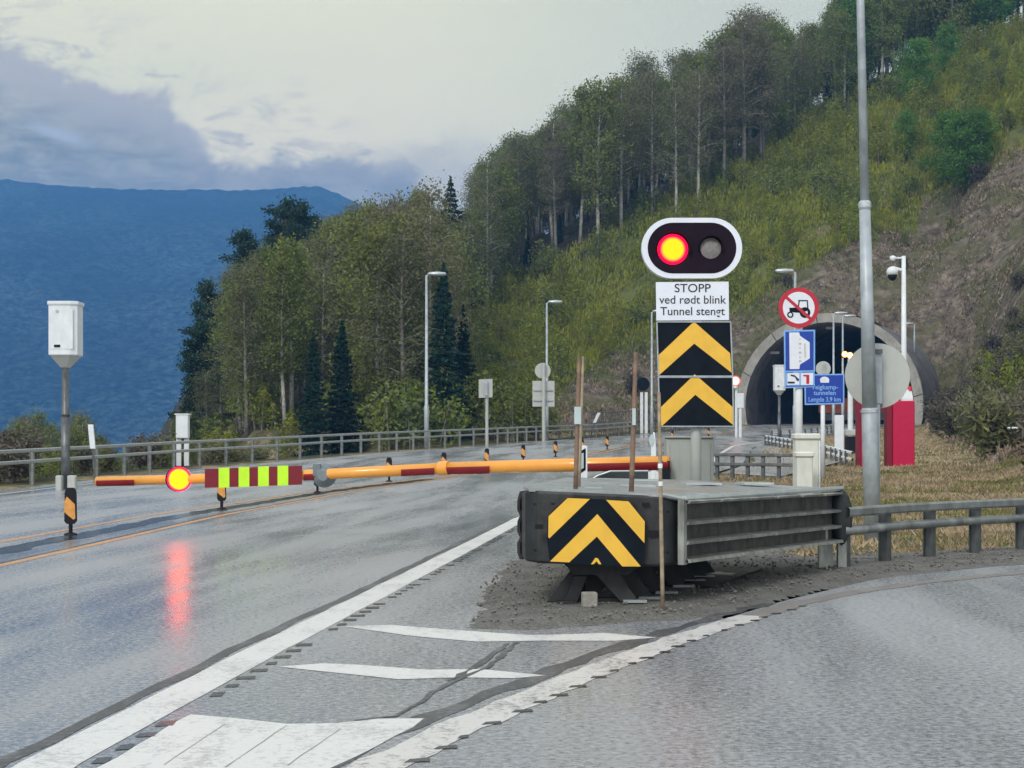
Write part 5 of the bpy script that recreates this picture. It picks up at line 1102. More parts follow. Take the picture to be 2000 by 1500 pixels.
# white board, white pole with amber lamp, white signal on the left of the mouth
d = 74; w1 = thing('marker_board', 'plain white upright board in front of the tunnel, below the blue sign', 'marker board', tuple(ground_at(1639, d)))
q = ground_at(1639, d); MB().bbox((q.x, q.y, (q.z + P(0, 811, d).z) / 2), (18 * d / F, .1, P(0, 811, d).z - q.z), .02).build('board', 'white_paint', w1)
d = 84; q = ground_at(1661, d); al = thing('amber_beacon', 'lit amber beacon on a white pole before the tunnel mouth', 'beacon', tuple(q)); m_ = MB(); pole_px(m_, 1661, 700, d, .13); m_.build('pole', 'white_paint', al)
MB().box((P(1657, 0, d).x, d, P(0, 693, d).z), (24 * d / F, .2, 12 * d / F)).build('housing', 'plastic_black', al)
disc(1650, 692, d - .12, 6, 'lamp_lit_amber', 'lens', al, al); disc(1660, 694, d - .12, 6, 'lamp_lit_amber', 'lens', al, al)
d = 126; q = ground_at(1445, d); rl = thing('red_beacon', 'lit pale red beacon on a white post by the left foot of the tunnel', 'beacon', tuple(q))
MB().bbox((P(1446, 0, d).x, d, (P(0, 768, d).z + P(0, 797, d).z) / 2), (13 * d / F, .3, 29 * d / F), .02).build('box', 'white_paint', rl)
m_ = MB(); m_.tube([(P(1446, 0, d).x, d, q.z - .2), (P(1446, 0, d).x, d, P(0, 797, d).z)], .12, 8); m_.tube([(P(1438, 0, d).x, d, q.z - .1), (P(1438, 0, d).x, d, P(0, 745, d).z)], .1, 8); m_.build('post', 'white_paint', rl)
disc(1436, 744, d - .2, 10, 'lamp_lit_pale', 'lens', rl, rl)
MB().tube([P(1436, 758, d - .1), P(1436, 754, d - .1)], .2, 10).build('collar', 'white_paint', rl)
# camera pole
d = 70; q = ground_at(1766, d); cpo = thing('camera_pole', 'slim white pole carrying two surveillance cameras', 'camera pole', tuple(q)); s_m = d / F
MB().tube([(q.x, q.y, q.z - .2), (P(1765, 0, d).x, d, P(0, 500, d).z)], [.13, .085], 12).build('pole', 'white_paint', cpo, smooth=True)
a = P(1764, 504, d); MB().tube([a, P(1747, 504, d)], .04, 8).build('arm', 'white_paint', cpo)
a = P(1744, 504, d); MB().tube([a + Vector((0, 0, -.11)), a + Vector((0, 0, -.06)), a + Vector((0, 0, .05)), a + Vector((0, 0, .10))], [.05, .13, .13, .04], 14).build('small_camera', 'white_paint', cpo, smooth=True)
MB().tube([P(1764, 528, d), P(1755, 526, d), P(1744, 522, d)], .06, 8).build('arm', 'white_paint', cpo)
a = P(1743, 530, d); dm = MB().tube([a + Vector((0, 0, -.14)), a + Vector((0, 0, .04)), a + Vector((0, 0, .14)), a + Vector((0, 0, .2))], [.23, .23, .17, .05], 16).build('dome_camera', 'white_paint', cpo, smooth=True)
MB().tube([a + Vector((0, 0, -.14)), a + Vector((0, 0, -.24)), a + Vector((0, 0, -.34)), a + Vector((0, 0, -.38))], [.19, .18, .12, .03], 16).build('dome_glass', 'plastic_black', dm, root=cpo, smooth=True)
# red barrier boxes
d = 62; q = ground_at(1730, d)
rb = thing('red_barrier_box', 'tall red steel box with a dark base, right of the big post', 'barrier box', tuple(ground_at(1757, d)), 'red barrier boxes before the tunnel')
zt, z0 = P(0, 783, d).z, P(0, 915, d).z; xw = 46 * d / F
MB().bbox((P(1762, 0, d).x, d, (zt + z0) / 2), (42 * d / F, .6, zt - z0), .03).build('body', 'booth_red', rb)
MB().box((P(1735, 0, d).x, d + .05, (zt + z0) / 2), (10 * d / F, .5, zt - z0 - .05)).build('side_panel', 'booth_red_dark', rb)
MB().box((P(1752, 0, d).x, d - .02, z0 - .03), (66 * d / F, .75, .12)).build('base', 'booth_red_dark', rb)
MB().box((P(1772, 0, d).x, d - .31, (zt + z0) / 2), (2 * d / F, .02, zt - z0 - .3)).build('trim', 'booth_red_dark', rb) if False else None
mb = MB(); c_ = P(1771, 783, d - .05); mb.loft([[c_ + Vector((sx_ * .19 * k + o_, sy_ * .15 * k, h_)) for sx_, sy_ in ((-1, -1), (1, -1), (1, 1), (-1, 1))] for h_, k, o_ in ((.0, 1, 0), (.08, 1, 0), (.40, .42, .08))]); mb.build('white_cowl', 'white_paint', rb)
MB().tube([P(1777, 764, d - .05), P(1777, 754, d - .05)], [.10, .07], 12).build('red_lamp', 'sign_red', rb)
rb2 = thing('red_barrier_box', 'red steel box mostly hidden behind the big lamp post', 'barrier box', tuple(ground_at(1690, d)), 'red barrier boxes before the tunnel')
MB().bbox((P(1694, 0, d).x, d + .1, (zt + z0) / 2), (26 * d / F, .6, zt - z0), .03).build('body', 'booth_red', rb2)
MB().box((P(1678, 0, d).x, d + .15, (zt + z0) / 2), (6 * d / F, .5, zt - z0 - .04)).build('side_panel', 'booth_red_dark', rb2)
bx_ = thing('grey_roofed_box', 'low dark box with a pale roof left of the red boxes', 'roadside box', tuple(ground_at(1665, 80)))
q = ground_at(1665, 80); MB().box((q.x, q.y, (q.z + P(0, 852, 80).z) / 2), (26 * 80 / F, .6, P(0, 852, 80).z - q.z)).build('body', 'plastic_black', bx_); MB().bbox((q.x, q.y, P(0, 845, 80).z), (30 * 80 / F, .8, 12 * 80 / F), .04).build('roof', 'alu_back', bx_)
wf = thing('white_flat_stone', 'small bright white slab among the bare shrubs on the right', 'slab', (P(1978, 836, 60).x, 60, P(0, 838, 60).z))
MB().bbox(tuple(P(1978, 836, 60)), (.32, .2, .07), .02, .2).build('slab', 'white_paint', wf)

# ================================================================== VEGETATION
def leafmesh(name, cen, size, m, elong=1.0, flat=0.0, updir=None):
    n = len(cen); a = rng.normal(size=(n, 3)); 
    if updir is not None: a = a * (1 - updir) + np.array([0, 0, 1.0]) * updir * 2
    a /= np.linalg.norm(a, axis=1, keepdims=True); b_ = rng.normal(size=(n, 3)); b_[:, 2] *= (1 - flat); b_ = np.cross(a, b_); b_ /= np.linalg.norm(b_, axis=1, keepdims=True) + 1e-9
    s = (size * rng.uniform(0.6, 1.3, n))[:, None]; A = a * s * elong; B = b_ * s
    v = np.stack([cen - A * .5, cen + B * .42 - A * .1, cen + A * .6, cen - B * .42 - A * .1], 1).reshape(-1, 3)
    me = bpy.data.meshes.new(name); me.vertices.add(4 * n); me.vertices.foreach_set('co', v.ravel().astype(np.float32)); me.loops.add(4 * n); me.loops.foreach_set('vertex_index', np.arange(4 * n, dtype=np.int32))
    me.polygons.add(n); me.polygons.foreach_set('loop_start', np.arange(0, 4 * n, 4, dtype=np.int32)); me.update(calc_edges=True); me.validate(); me.materials.append(MATS[m]); return me
def mesh_of(mb, name, m, smooth=True):
    me = bpy.data.meshes.new(name); me.from_pydata(mb.v, [], mb.f); me.update(); me.materials.append(MATS[m])
    if smooth: me.polygons.foreach_set('use_smooth', [True] * len(me.polygons))
    return me
def make_tree(kind, h, lm, bark, leafsize, nl, lpc, seed, crown0=.3, spread=.28, sig=.5, gap=0.0):
    rd = random.Random(seed); mb = MB(); lean = rd.uniform(-.03, .03) * h; bend = rd.uniform(-.02, .02) * h
    def tp_(k): return Vector((lean * k + bend * math.sin(k * 3), bend * math.cos(k * 2.2) * k, h * k))
    mb.tube([tp_(k) - Vector((0, 0, .5 if k == 0 else 0)) for k in (0, .15, .3, .45, .6, .75, .9, 1)], [h * .0125 * (1 - k * .88) + .02 for k in (0, .15, .3, .45, .6, .75, .9, 1)], 7)
    cen = []
    for i in range(nl):
        k = crown0 + (0.98 - crown0) * ((i + rd.random()) / nl); b0 = tp_(k); az_ = i * 2.4 + rd.uniform(-.5, .5)
        prof = math.sin(math.pi * min(1, max(0.04, (k - crown0) / (1.06 - crown0))) ** .75) ** .7; L = h * spread * (prof * .9 + .12) * rd.uniform(.6, 1.15)
        ang = R(rd.uniform(25, 62)) if k > .5 else R(rd.uniform(5, 45)); d = Vector((math.cos(az_) * math.cos(ang), math.sin(az_) * math.cos(ang), math.sin(ang)))
        mid = b0 + d * L * .55; droop = rd.uniform(.0, .22) * L; end = b0 + d * L - Vector((0, 0, droop)); r0 = max(.012, h * .0045 * (1 - k * .6))
        mb.tube([b0, mid, end], [r0, r0 * .6, r0 * .15], 4, cap=False)
        if rd.random() < gap: continue
        ncl = max(2, int(3 + L * 1.1))
        for c_ in range(ncl):
            f_ = .35 + .7 * (c_ + rd.random()) / ncl; q = b0.lerp(mid, f_ / .55) if f_ < .55 else mid.lerp(end, (f_ - .55) / .45)
            q = q + Vector((rd.gauss(0, .16 * L), rd.gauss(0, .16 * L), rd.gauss(0, .09 * L)))
            mb.tube([q, q + Vector((rd.uniform(-.6, .6), rd.uniform(-.6, .6), rd.uniform(-.1, .7)))], [.012, .004], 3, cap=False)
            cc_ = np.array(q)[None] + rng.normal(size=(int(lpc * rd.uniform(.5, 1.4)), 3)) * np.array([sig, sig, sig * .9]) * rd.uniform(.6, 1.2); cen.append(cc_)
    cen = np.concatenate(cen)
    return mesh_of(mb, kind + '_trunk', bark), leafmesh(kind + '_crown', cen, leafsize, lm, 1.3)
def make_spruce(h, seed, lm='needle_dark', wide=.20, n=7000, ragged=.25):
    rd = random.Random(seed); mb = MB(); mb.tube([(0, 0, -.5), (0, 0, h * .5), (0, 0, h)], [h * .013, h * .007, .02], 7); cen = []; k = .05; per = n / 26
    while k < .985:
        Rr = h * wide * (1 - k) ** .78 * rd.uniform(1 - ragged, 1.08) + .12; nb = max(5, int(12 * (1 - k) + 5)); off = rd.uniform(0, 6)
        for i in range(nb):
            az_ = off + 2 * math.pi * i / nb + rd.uniform(-.2, .2); L = Rr * rd.uniform(.7, 1.15); m_ = int(per * L / (nb * h * wide) * 2.2) + 8; t_ = rng.uniform(.05, 1, m_) ** .7
            dz = -L * (.10 + .32 * t_ ** 1.2) + .22 * L * np.maximum(0, t_ - .75) * 2; wv = (0.09 + .16 * (1 - t_)) * L + .05
            s_ = rng.normal(size=m_) * wv * .6; x = math.cos(az_) * t_ * L - math.sin(az_) * s_; y = math.sin(az_) * t_ * L + math.cos(az_) * s_; cen.append(np.stack([x, y, h * k + dz + rng.normal(size=m_) * .07 - rng.random(m_) * .14], -1))
        k += .030 + .018 * (1 - k)
    cen.append(np.stack([rng.normal(size=60) * .05, rng.normal(size=60) * .05, rng.uniform(h * .93, h * 1.02, 60)], -1)); cen = np.concatenate(cen)
    return mesh_of(mb, 'spruce_trunk', 'bark_dark'), leafmesh('spruce_crown', cen, .24, lm, 1.5, .4)
def make_pine(h, seed):
    rd = random.Random(seed); mb = MB(); mb.tube([(0, 0, -.5), (.15, 0, h * .4), (-.1, .1, h * .75), (.1, 0, h)], [h * .015, h * .012, h * .008, .03], 8); cen = []
    for i in range(34):
        k = .30 + .68 * i / 34; az_ = i * 2.4; L = h * .24 * (1.05 - k) ** .45 * rd.uniform(.45, 1.1); a_ = R(rd.uniform(5, 50) * (k * 1.1)); b0 = Vector((0, 0, h * k)); e_ = b0 + Vector((math.cos(az_) * math.cos(a_), math.sin(az_) * math.cos(a_), math.sin(a_))) * L
        mb.tube([b0, b0.lerp(e_, .6) - Vector((0, 0, .1)), e_], [.07 * (1.1 - k) + .02, .04, .015], 4, cap=False)
        for c_ in range(5):
            q = b0.lerp(e_, .45 + .6 * (c_ + rd.random()) / 5) + Vector((rd.gauss(0, .25), rd.gauss(0, .25), .12)); cen.append(np.array(q)[None] + rng.normal(size=(46, 3)) * np.array([.34, .34, .22]))
    cen.append(np.array([[0, 0, h]]) + rng.normal(size=(120, 3)) * np.array([.3, .3, .45]))
    return mesh_of(mb, 'pine_trunk', 'bark_dark'), leafmesh('pine_crown', np.concatenate(cen), .20, 'needle_pine', 1.4)
def make_sapling(h, seed, lm, wid=.15, n=900, stems=3, sz=.115):
    rd = random.Random(seed); mb = MB(); cen = []
    for s_ in range(stems):
        x0, y0 = rd.gauss(0, .28), rd.gauss(0, .28); hh_ = h * rd.uniform(.65, 1.0); lx, ly = rd.gauss(0, .05) * h, rd.gauss(0, .05) * h
        mb.tube([(x0, y0, -.3), (x0 + lx * .5, y0 + ly * .5, hh_ * .5), (x0 + lx, y0 + ly, hh_)], [.035, .022, .006], 4, cap=False)
        m_ = n // stems; t_ = rng.beta(1.5, 1.25, m_); rr_ = h * wid * np.sin(np.pi * np.clip(t_, .05, .97) ** .8) ** .8 * np.sqrt(rng.random(m_)); a_ = rng.random(m_) * 6.28
        cl = .25 * np.sin(t_ * 23 + s_) ; cen.append(np.stack([x0 + lx * t_ + rr_ * np.cos(a_) + cl * .3, y0 + ly * t_ + rr_ * np.sin(a_), hh_ * (.10 + .93 * t_)], -1))
    return mesh_of(mb, 'sapling_stem', 'bark_grey'), leafmesh('sapling_crown', np.concatenate(cen), sz, lm, 1.7, 0, .35)
def make_shrub(h, seed, lm='twig_brown', n=1500, wid=.55):
    rd = random.Random(seed); mb = MB(); cen = []
    for i in range(14):
        az_ = rd.uniform(0, 6.28); t_ = rd.uniform(.05, .55) * wid; e_ = Vector((math.cos(az_) * h * t_, math.sin(az_) * h * t_, h * rd.uniform(.6, 1.0)))
        mb.tube([(0, 0, -.2), e_ * .5 + Vector((0, 0, .1)), e_], [.03, .018, .005], 4, cap=False)
        for j in range(6):
            q = e_ * rd.uniform(.35, .95); mb.tube([q, q + Vector((rd.uniform(-.35, .35) * h * .5, rd.uniform(-.35, .35) * h * .5, rd.uniform(.1, .4) * h * .6))], [.012, .004], 3, cap=False)
        m_ = n // 14; cen.append(np.array(e_)[None] * rng.uniform(.3, 1.05, m_)[:, None] + rng.normal(size=(m_, 3)) * h * .10)
    return mesh_of(mb, 'shrub_stem', 'bark_grey'), leafmesh('shrub_crown', np.concatenate(cen), .10, lm, 3.0, 0, .25)
KINDS_ = {
 'birch_olive': [make_tree('birch', 16, 'leaf_olive', 'bark_birch', .20, 40, 34, 1, .22, .20, .50), make_tree('birch', 16, 'leaf_olive', 'bark_birch', .20, 38, 34, 2, .30, .17, .48), make_tree('birch', 14, 'leaf_olive', 'bark_grey', .20, 36, 38, 21, .12, .24, .55)],
 'birch_brown': [make_tree('birch', 16, 'leaf_brown', 'bark_birch', .16, 40, 26, 3, .28, .18, .52), make_tree('birch', 15, 'leaf_brown', 'bark_grey', .16, 40, 26, 4, .22, .21, .55)],
 'bare_grey': [make_tree('aspen', 17, 'leaf_grey', 'bark_grey', .15, 46, 24, 5, .32, .22, .34, .05), make_tree('aspen', 16, 'leaf_grey', 'bark_birch', .15, 42, 24, 6, .38, .20, .34, .05), make_tree('aspen', 15, 'leaf_grey', 'bark_dark', .14, 44, 20, 7, .28, .24, .36, .05)],
 'green': [make_tree('alder', 12, 'leaf_green', 'bark_dark', .20, 40, 48, 8, .08, .26, .55), make_tree('alder', 11, 'leaf_green', 'bark_dark', .20, 40, 48, 9, .06, .30, .55)],
 'spruce': [make_spruce(16, 11), make_spruce(15, 12, wide=.17), make_spruce(17, 13, wide=.23, ragged=.35)],
 'pine': [make_pine(15, 14), make_pine(14, 15)],
 'sapling': [make_sapling(4.5, 16, 'leaf_spring'), make_sapling(4.2, 17, 'leaf_spring', .19, 950, 4), make_sapling(5, 18, 'leaf_spring', .13, 850, 3)],
 'bush_olive': [make_sapling(3.6, 19, 'leaf_olive', .24, 1000, 5), make_sapling(3.2, 20, 'leaf_olive', .28, 1000, 5)],
 'shrub': [make_shrub(2.6, 22), make_shrub(2.8, 23, 'twig_brown', 1700, .7), make_shrub(2.4, 24, 'leaf_brown', 1500, .6)],
}
HK = {'birch_olive': [16, 16, 14], 'birch_brown': [16, 15], 'bare_grey': [17, 16, 15], 'green': [12, 11], 'spruce': [16, 15, 17], 'pine': [15, 14], 'sapling': [4.5, 4.2, 5], 'bush_olive': [3.6, 3.2], 'shrub': [2.6, 2.8, 2.4]}
NAMES = {'birch_olive': ('birch_tree', 'tree'), 'birch_brown': ('birch_tree', 'tree'), 'bare_grey': ('bare_tree', 'tree'), 'green': ('leafy_tree', 'tree'), 'spruce': ('spruce_tree', 'tree'), 'pine': ('pine_tree', 'tree'),
         'sapling': ('birch_sapling', 'sapling'), 'bush_olive': ('leafy_bush', 'bush'), 'shrub': ('bare_shrub', 'shrub')}
_cnt = {}
def plant(kind, x, y, h, label, group, variant=None, wide=1.0, z=None):
    v_ = random.randrange(len(KINDS_[kind])) if variant is None else variant; tm, cm = KINDS_[kind][v_]; s = h / HK[kind][v_]; z = terr1(x, y) if z is None else z
    o = bpy.data.objects.new(NAMES[kind][0], None); COL.objects.link(o); o.location = (x, y, z); o.rotation_euler = (0, 0, random.uniform(0, 6.28)); ws = s * wide * random.uniform(.9, 1.15); o.scale = (ws, ws, s)
    o['label'] = label; o['category'] = NAMES[kind][1]; o['group'] = group
    for nm, me_ in (('trunk' if NAMES[kind][1] == 'tree' else 'stem', tm), ('crown', cm)):
        c_ = bpy.data.objects.new(nm, me_); COL.objects.link(c_); c_.parent = o
    _cnt[kind] = _cnt.get(kind, 0) + 1
    return o
SIL = [(320, 870), (345, 790), (365, 740), (385, 665), (420, 590), (470, 505), (510, 462), (560, 432), (600, 415), (640, 430), (680, 400), (740, 402), (800, 395), (850, 345), (900, 352), (950, 312), (1000, 275), (1060, 270), (1100, 228), (1150, 170), (1200, 168), (1250, 118), (1330, 125), (1380, 95), (1420, 45), (1480, 25), (1540, 75), (1600, 50), (1640, 0), (1700, -60), (2000, -250), (2400, -400)]
def sil(px): return interp(px, SIL)
RIDGE = [(300, 860), (450, 745), (600, 645), (700, 592), (850, 562), (1000, 502), (1250, 412), (1400, 342), (1550, 260), (1700, 187), (1900, 97), (2050, 32), (2300, -60)]
placed = {}
def far_enough(x, y, r, key):
    c = placed.setdefault(key, []); 
    for a, b_ in c:
        if (a - x) ** 2 + (b_ - y) ** 2 < r * r: return False
    c.append((x, y)); return True
def scatter(n, xr, yr, accept, r, key):
    out = []; tries = 0
    while len(out) < n and tries < n * 60:
        m_ = 400; tries += m_; X = rng.uniform(*xr, m_); Y = rng.uniform(*yr, m_); Z = terrain(X, Y); BD = base_dist(X, Y); pxs, pys = project(X, Y, Z)
        for i in range(m_):
            if len(out) >= n: break
            if accept(X[i], Y[i], pxs[i], pys[i], BD[i]) and far_enough(X[i], Y[i], r, key): out.append((X[i], Y[i], Z[i], pxs[i], pys[i], BD[i]))
    return out
def tunnel_clear(x, y):
    s_ = (x - TP.x) * TA.x + (y - TP.y) * TA.y; q_ = (x - TP.x) * TN.x + (y - TP.y) * TN.y
    return not (abs(q_) < 11 and -12 < s_ < 13)
s1f = lambda px: interp(px, S1); s2f = lambda px: interp(px, S2)
# A: the mixed wood behind the left guardrail
A_ = scatter(235, (-48, 14), (116, 245), lambda x, y, px, py, bd: 338 < px < 985 and bd > 1.0 and (px < 880 or py < s1f(px) + 10) and not (y < 150 and (575 < px < 705 or 845 < px < 910)), 3.0, 'A')
A_.sort(key=lambda q: q[1])
for x, y, z, px, py, bd in A_:
    hmax = H + (HZ - sil(px - (22 if px < 560 else 0)) - (70 if 840 < px < 925 else 0) - (45 if 530 < px < 615 and y < 200 else 0)) * y / F - z
    if hmax < 2.5: continue
    r_ = random.random()
    if px < 470 and r_ < .45: kind = 'pine'
    elif y < 150: kind = 'birch_olive' if r_ < .6 else ('spruce' if r_ < .64 else 'birch_brown')
    else: kind = 'birch_olive' if r_ < .36 else ('birch_brown' if r_ < .68 else ('bare_grey' if r_ < .93 else 'spruce'))
    if px > 560 and kind == 'spruce': kind = 'birch_brown'
    h = min(hmax * random.uniform(.82, 1.0), random.uniform(11, 19))
    lb = {'pine': 'dark ragged pine at the left edge of the wood', 'birch_olive': 'olive green birch in the wood behind the left guardrail', 'birch_brown': 'brownish budding birch in the wood behind the left guardrail', 'bare_grey': 'grey leafless tree in the wood behind the left guardrail', 'spruce': 'dark green spruce in the wood behind the left guardrail'}[kind]
    plant(kind, x, y, max(3, h), lb, lb.split(' ', 1)[0] + ' trees of the left wood')
# named spruces and pines seen clearly
for px, pyt, pyb, d, kind, lb in ((612, 655, 868, 112, 'spruce', 'left of the two dark spruces low in the wood left of the first street lamp'), (668, 632, 868, 114, 'spruce', 'right of the two dark spruces low in the wood left of the first street lamp'),
        (880, 350, 700, 205, 'spruce', 'big dark spruce topping the skyline above the first street lamp'), (866, 520, 868, 116, 'spruce', 'dark spruce just right of the first street lamp'), (805, 560, 868, 130, 'spruce', 'dark spruce just left of the first street lamp'), (905, 600, 866, 126, 'spruce', 'dark spruce with a bare birch trunk beside it, right of the first lamp'), (780, 690, 868, 122, 'spruce', 'small dark spruce low by the rail near the first lamp'),
        (1093, 425, 560, 232, 'spruce', 'dark spruce alone in the brown trees above the green scrub'), (1031, 480, 600, 226, 'spruce', 'smaller dark spruce on the upper edge of the green scrub'), (1255, 380, 430, 236, 'spruce', 'small dark spruce at the foot of the ridge trees above the signal'),
        (1622, 120, 232, 262, 'spruce', 'dark spruce on the rock ledge left of the big lamp post'), (555, 402, 620, 205, 'pine', 'dark pine crowning the left shoulder of the wood'), (590, 408, 620, 200, 'pine', 'second dark pine on the left shoulder, partly behind the first'), (407, 560, 800, 160, 'pine', 'dark pine overhanging the left edge of the wood'), (390, 640, 840, 150, 'pine', 'lower dark pine at the left edge of the wood'), (480, 460, 700, 190, 'pine', 'dark pine on the sloping left outline of the wood')):
    x = (px - 1000) * d / F; z = terr1(x, d); zt = H + (HZ - pyt) * d / F; plant(kind, x, d, max(4, zt - z), lb, 'clearly seen conifers', z=z)
for px, pyt, d, lb in ((890, 590, 128, 'pale bare birch trunk standing in front of the spruces right of the first lamp'), (720, 545, 132, 'white forked birch in the middle of the left wood'), (775, 600, 130, 'tall white-stemmed birch left of the first street lamp')):
    x = (px - 1000) * d / F; z = terr1(x, d); plant('birch_brown', x, d, H + (HZ - pyt + 60) * d / F - z, lb, 'pale birches at the wood edge', 0, .6, z)
# yellow-green bushes at the foot of the left wood
for x, y, z, px, py, bd in scatter(36, (-34, 8), (108, 140), lambda x, y, px, py, bd: 345 < px < 1080 and bd > -2 and x < xrail(min(y, 165)) - 1.5, 2.0, 'Ab'):
    plant(random.choice(['sapling', 'bush_olive', 'bush_olive']), x, y, random.uniform(2.5, 5), 'low green bush right behind the left guardrail at the wood edge', 'low bushes behind the left guardrail', wide=1.4)
# B: tall trees along the ridge
B_ = scatter(265, (-2, 125), (222, 330), lambda x, y, px, py, bd: 930 < px < 2120 and py < min(interp(px, RIDGE) + (75 if 1150 < px < 1560 else 45), s1f(px) + (28 if 1150 < px < 1560 else -4)) and py > interp(px, RIDGE) - 25 - (0 if y < 290 else 30), 3.2, 'B')
B_.sort(key=lambda q: q[1])
for x, y, z, px, py, bd in B_:
    hmax = H + (HZ - sil(px)) * y / F - z
    if hmax < 3: continue
    r_ = random.random(); kind = 'bare_grey' if r_ < (.34 if px < 1650 else .15) else ('birch_olive' if r_ < .72 else ('birch_brown' if r_ < .94 else ('green' if px > 1650 else 'birch_olive')))
    h = min(hmax * random.uniform(.80, 1.05), random.uniform(15, 27))
    lb = {'birch_olive': 'olive green birch on the ridge above the scrub', 'birch_brown': 'brownish budding birch on the ridge above the scrub', 'bare_grey': 'tall grey leafless tree on the ridge against the sky', 'spruce': 'dark spruce among the ridge trees', 'green': 'fresh green tree among the ridge trees'}[kind]
    plant(kind, x, y, h, lb, lb.split(' ', 1)[0] + ' trees of the ridge')
# C: green scrub on the slope
C_ = scatter(285, (-12, 100), (148, 270), lambda x, y, px, py, bd: 880 < px < 2060 and bd > 2 and tunnel_clear(x, y) and s1f(px) - 25 < py < s2f(px) + 8 and hash_noise(np.array([x]), np.array([y]), 9, 31)[0] > .22, 2.2, 'C')
for x, y, z, px, py, bd in C_:
    plant('sapling' if random.random() < .8 else 'bush_olive', x, y, random.uniform(3.0, 5.2), 'bright green birch sapling in the scrub on the slope', 'green saplings on the slope', wide=1.35)
for px, py, d, h, w_ in ((1885, 285, 205, 9.0, 1.3), (1850, 250, 212, 8.5, 1.2), (1915, 330, 203, 7, 1.2), (1790, 150, 240, 9, 1.2), (1850, 130, 250, 8, 1.1), (1770, 300, 222, 6, 1.1)):
    x = (px - 1000) * d / F; plant('green', x, d, h, 'dense fresh green tree in the scrub right of the big lamp post', 'fresh green trees on the slope', wide=w_)
# D: sparse shrubs on the rock slope and the bare bushes on the right
D_ = scatter(9, (0, 75), (150, 215), lambda x, y, px, py, bd: 1050 < px < 2080 and bd > 2.5 and tunnel_clear(x, y) and py > s2f(px) + 10, 4.2, 'D')
for x, y, z, px, py, bd in D_:
    g_ = random.random() < .45; plant('bush_olive' if g_ else 'shrub', x, y, random.uniform(1.5, 3.2), 'small olive bush on the brown rock slope' if g_ else 'bare twiggy shrub on the brown rock slope', 'shrubs on the rock slope')
E_ = scatter(90, (10, 62), (36, 168), lambda x, y, px, py, bd: 1830 < px < 2120 and bd > .6, 1.9, 'E')
for x, y, z, px, py, bd in E_:
    plant('shrub', x, y, random.uniform(1.3, 2.6), 'bare grey-brown bush at the foot of the slope on the right', 'bare bushes on the right', wide=1.2)
for px, d, h in ((1955, 100, 4.5), (1990, 96, 3.8), (1930, 125, 4.0)):
    x = (px - 1000) * d / F; plant('sapling', x, d, h, 'yellow-green young birch among the bare bushes on the right', 'young birches on the right', wide=1.15)
# F: dark trees beyond the left guardrail, far down
F_ = scatter(34, (-75, -26), (120, 190), lambda x, y, px, py, bd: -120 < px < 215 and terr1(x, y) < -4, 2.6, 'F')
for x, y, z, px, py, bd in F_:
    top = interp(px, [(-120, 820), (0, 835), (80, 812), (110, 838), (150, 815), (185, 835), (215, 868)]); h = H + (HZ - top) * y / F - z
    plant(random.choice(['birch_brown', 'birch_olive', 'bare_grey']), x, y, h * random.uniform(.85, 1.0), 'brown tree top showing beyond the guardrail on the far left', 'tree tops beyond the left guardrail', wide=.8)
for x, y, z, px, py, bd in scatter(45, (-30, -12), (34, 100), lambda x, y, px, py, bd: -60 < px < 640 and x < xrail(y) - 1.2 and x > xrail(y) - 7, 1.3, 'Fb'):
    plant(random.choice(['shrub', 'bush_olive']), x, y, random.uniform(.8, 1.5), 'low dark bush on the bank just outside the left guardrail', 'low bushes on the left bank', wide=1.3)
def brush(name, m, n, xr, yr, accept, h0, h1, wd, label, slant=.25):
    X = rng.uniform(*xr, n); Y = rng.uniform(*yr, n); Z = terrain(X, Y); px, py = project(X, Y, Z); ok = accept(X, Y, px, py, base_dist(X, Y)); X, Y, Z = X[ok], Y[ok], Z[ok]; k = len(X)
    h_ = rng.uniform(h0, h1, k); c = np.stack([X, Y, Z + h_ * rng.uniform(.0, .8, k)], -1)
    me = leafmesh(name, c, wd, m, 2.6, 0, 1 - slant); o = bpy.data.objects.new(name, me); COL.objects.link(o); tag(o, label, 'undergrowth', kind='stuff')
_nf = lambda a, P_: np.interp(a, *zip(*P_))
def tclr(X, Y):
    s_ = (X - TP.x) * TA.x + (Y - TP.y) * TA.y; q_ = (X - TP.x) * TN.x + (Y - TP.y) * TN.y; return ~((np.abs(q_) < 9.6) & (s_ < 5))
brush('green_undergrowth', 'leaf_spring', 420000, (-14, 105), (140, 275), lambda X, Y, px, py, bd: (px > 880) & (px < 2060) & (bd > 1) & (py < _nf(px, S2) + 4) & (py > _nf(px, S1) - 22) & tclr(X, Y) & (hash_noise(X, Y, 5, 41) + .5 * hash_noise(X, Y, 1.6, 42) > .52), .3, 2.3, .20, 'fine yellow-green undergrowth between the saplings on the slope')
brush('olive_undergrowth', 'leaf_olive', 200000, (-14, 105), (140, 275), lambda X, Y, px, py, bd: (px > 880) & (px < 2060) & (bd > 1) & (py < _nf(px, S2) + 30) & (py > _nf(px, S1) - 40) & tclr(X, Y) & (hash_noise(X, Y, 4, 43) > .45), .2, 1.6, .20, 'olive undergrowth between the saplings on the slope')
brush('brown_heather', 'heather', 170000, (0, 80), (60, 215), lambda X, Y, px, py, bd: (px > 1050) & (px < 2080) & (bd > .5) & (py > _nf(px, S2) - 10) & tclr(X, Y) & (hash_noise(X, Y, 3, 44) > .38), .0, .7, .16, 'brown heather and dead twigs covering the rock slope', .5)
brush('olive_heather', 'moss_grass', 130000, (0, 80), (60, 215), lambda X, Y, px, py, bd: (px > 1050) & (px < 2080) & (bd > .5) & (py > _nf(px, S2) - 10) & tclr(X, Y) & (hash_noise(X, Y, 4, 45) > .55), .0, .6, .15, 'olive green heather patches on the rock slope', .5)
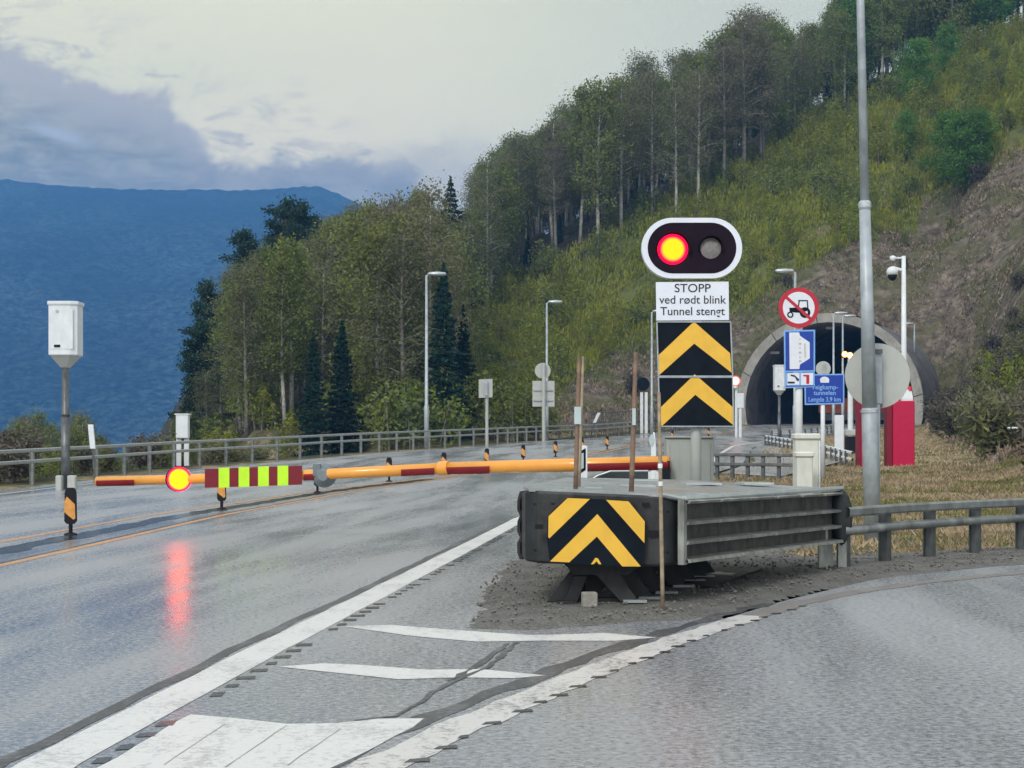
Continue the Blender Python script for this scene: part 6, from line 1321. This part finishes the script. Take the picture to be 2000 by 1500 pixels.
brush('straw_edge', 'dry_grass', 160000, (20, 80), (150, 240), lambda X, Y, px, py, bd: (px > 1380) & (px < 2060) & (bd > 1) & (np.abs(py - _nf(px, [(1380, 555), (1560, 475), (1660, 432), (1740, 405), (1850, 345), (2000, 288)])) < 3 + 6 * hash_noise(X, Y, 6, 50)) & (hash_noise(X, Y, 11, 51) > .25), .0, .6, .2, 'pale straw coloured strip along the upper edge of the rock slope', .4)
print('TREES', _cnt)
# dry grass tufts: uncountable
def grass(name, m, n, accept, xr, yr, hgt, label):
    X = rng.uniform(*xr, n); Y = rng.uniform(*yr, n); ok = accept(X, Y); X, Y = X[ok], Y[ok]; Z = terrain(X, Y); k = len(X)
    a = rng.random(k) * 6.28; lean = rng.normal(size=(k, 2)) * .7; h_ = hgt * rng.uniform(.4, 1.2, k); w_ = .010 + Y * .00035
    v = np.stack([np.stack([X - np.cos(a) * w_, Y - np.sin(a) * w_, Z - .02], -1), np.stack([X + np.cos(a) * w_, Y + np.sin(a) * w_, Z - .02], -1), np.stack([X + lean[:, 0] * h_, Y + lean[:, 1] * h_, Z + h_], -1)], 1).reshape(-1, 3)
    me = bpy.data.meshes.new(name); me.vertices.add(3 * k); me.vertices.foreach_set('co', v.ravel().astype(np.float32)); me.loops.add(3 * k); me.loops.foreach_set('vertex_index', np.arange(3 * k, dtype=np.int32)); me.polygons.add(k); me.polygons.foreach_set('loop_start', np.arange(0, 3 * k, 3, dtype=np.int32)); me.update(calc_edges=True); me.materials.append(MATS[m])
    o = bpy.data.objects.new(name, me); COL.objects.link(o); tag(o, label, 'grass', kind='stuff')
def acc(thr, inv=False):
    def f(X, Y):
        nz = hash_noise(X, Y, 1.7, 12) * .6 + hash_noise(X, Y, .5, 13) * .4; k = (nz < thr) if inv else (nz > thr)
        vg = np.interp(X, [2.4, 3.4, 4.6, 7, 12, 26], [22, 19.7, 20.2, 22.4, 25.0, 28.3])
        return k & (X > xrt(np.maximum(Y, 28)) + .5) & (X > 2.2) & (Y > vg) & (base_dist(X, Y) < 4) & (X / Y < .36)
    return f
grass('dry_grass', 'dry_grass', 130000, acc(.42), (2, 24), (18, 62), .10, 'dry straw coloured grass on the verge behind the crash cushion')
grass('dry_grass', 'dry_grass', 60000, acc(.36), (6, 50), (60, 150), .16, 'dry straw coloured grass further up the verge before the red boxes')
grass('moss_grass', 'moss_grass', 70000, acc(.52, True), (2, 24), (18, 62), .09, 'mossy green grass patches on the verge behind the crash cushion')

# ------------------------------------------------------------------ haze
hz = bpy.data.materials.new('haze_air'); hz.use_nodes = True; t = NT(hz.node_tree); o = t.node('ShaderNodeOutputMaterial'); pv = t.node('ShaderNodeVolumePrincipled')
pv.inputs['Color'].default_value = (0.15, 0.44, 1.0, 1); pv.inputs['Density'].default_value = 0.00031; pv.inputs['Anisotropy'].default_value = 0.0
t.l.new(pv.outputs[0], o.inputs['Volume'])
mb = MB(); mb.box((0, 1830, 253), (5600, 4060, 536)); hb = mb.build('haze', hz); hb['kind'] = 'stuff'; hb['label'] = 'thin blue air between the road and the far mountain'; hb['category'] = 'haze'
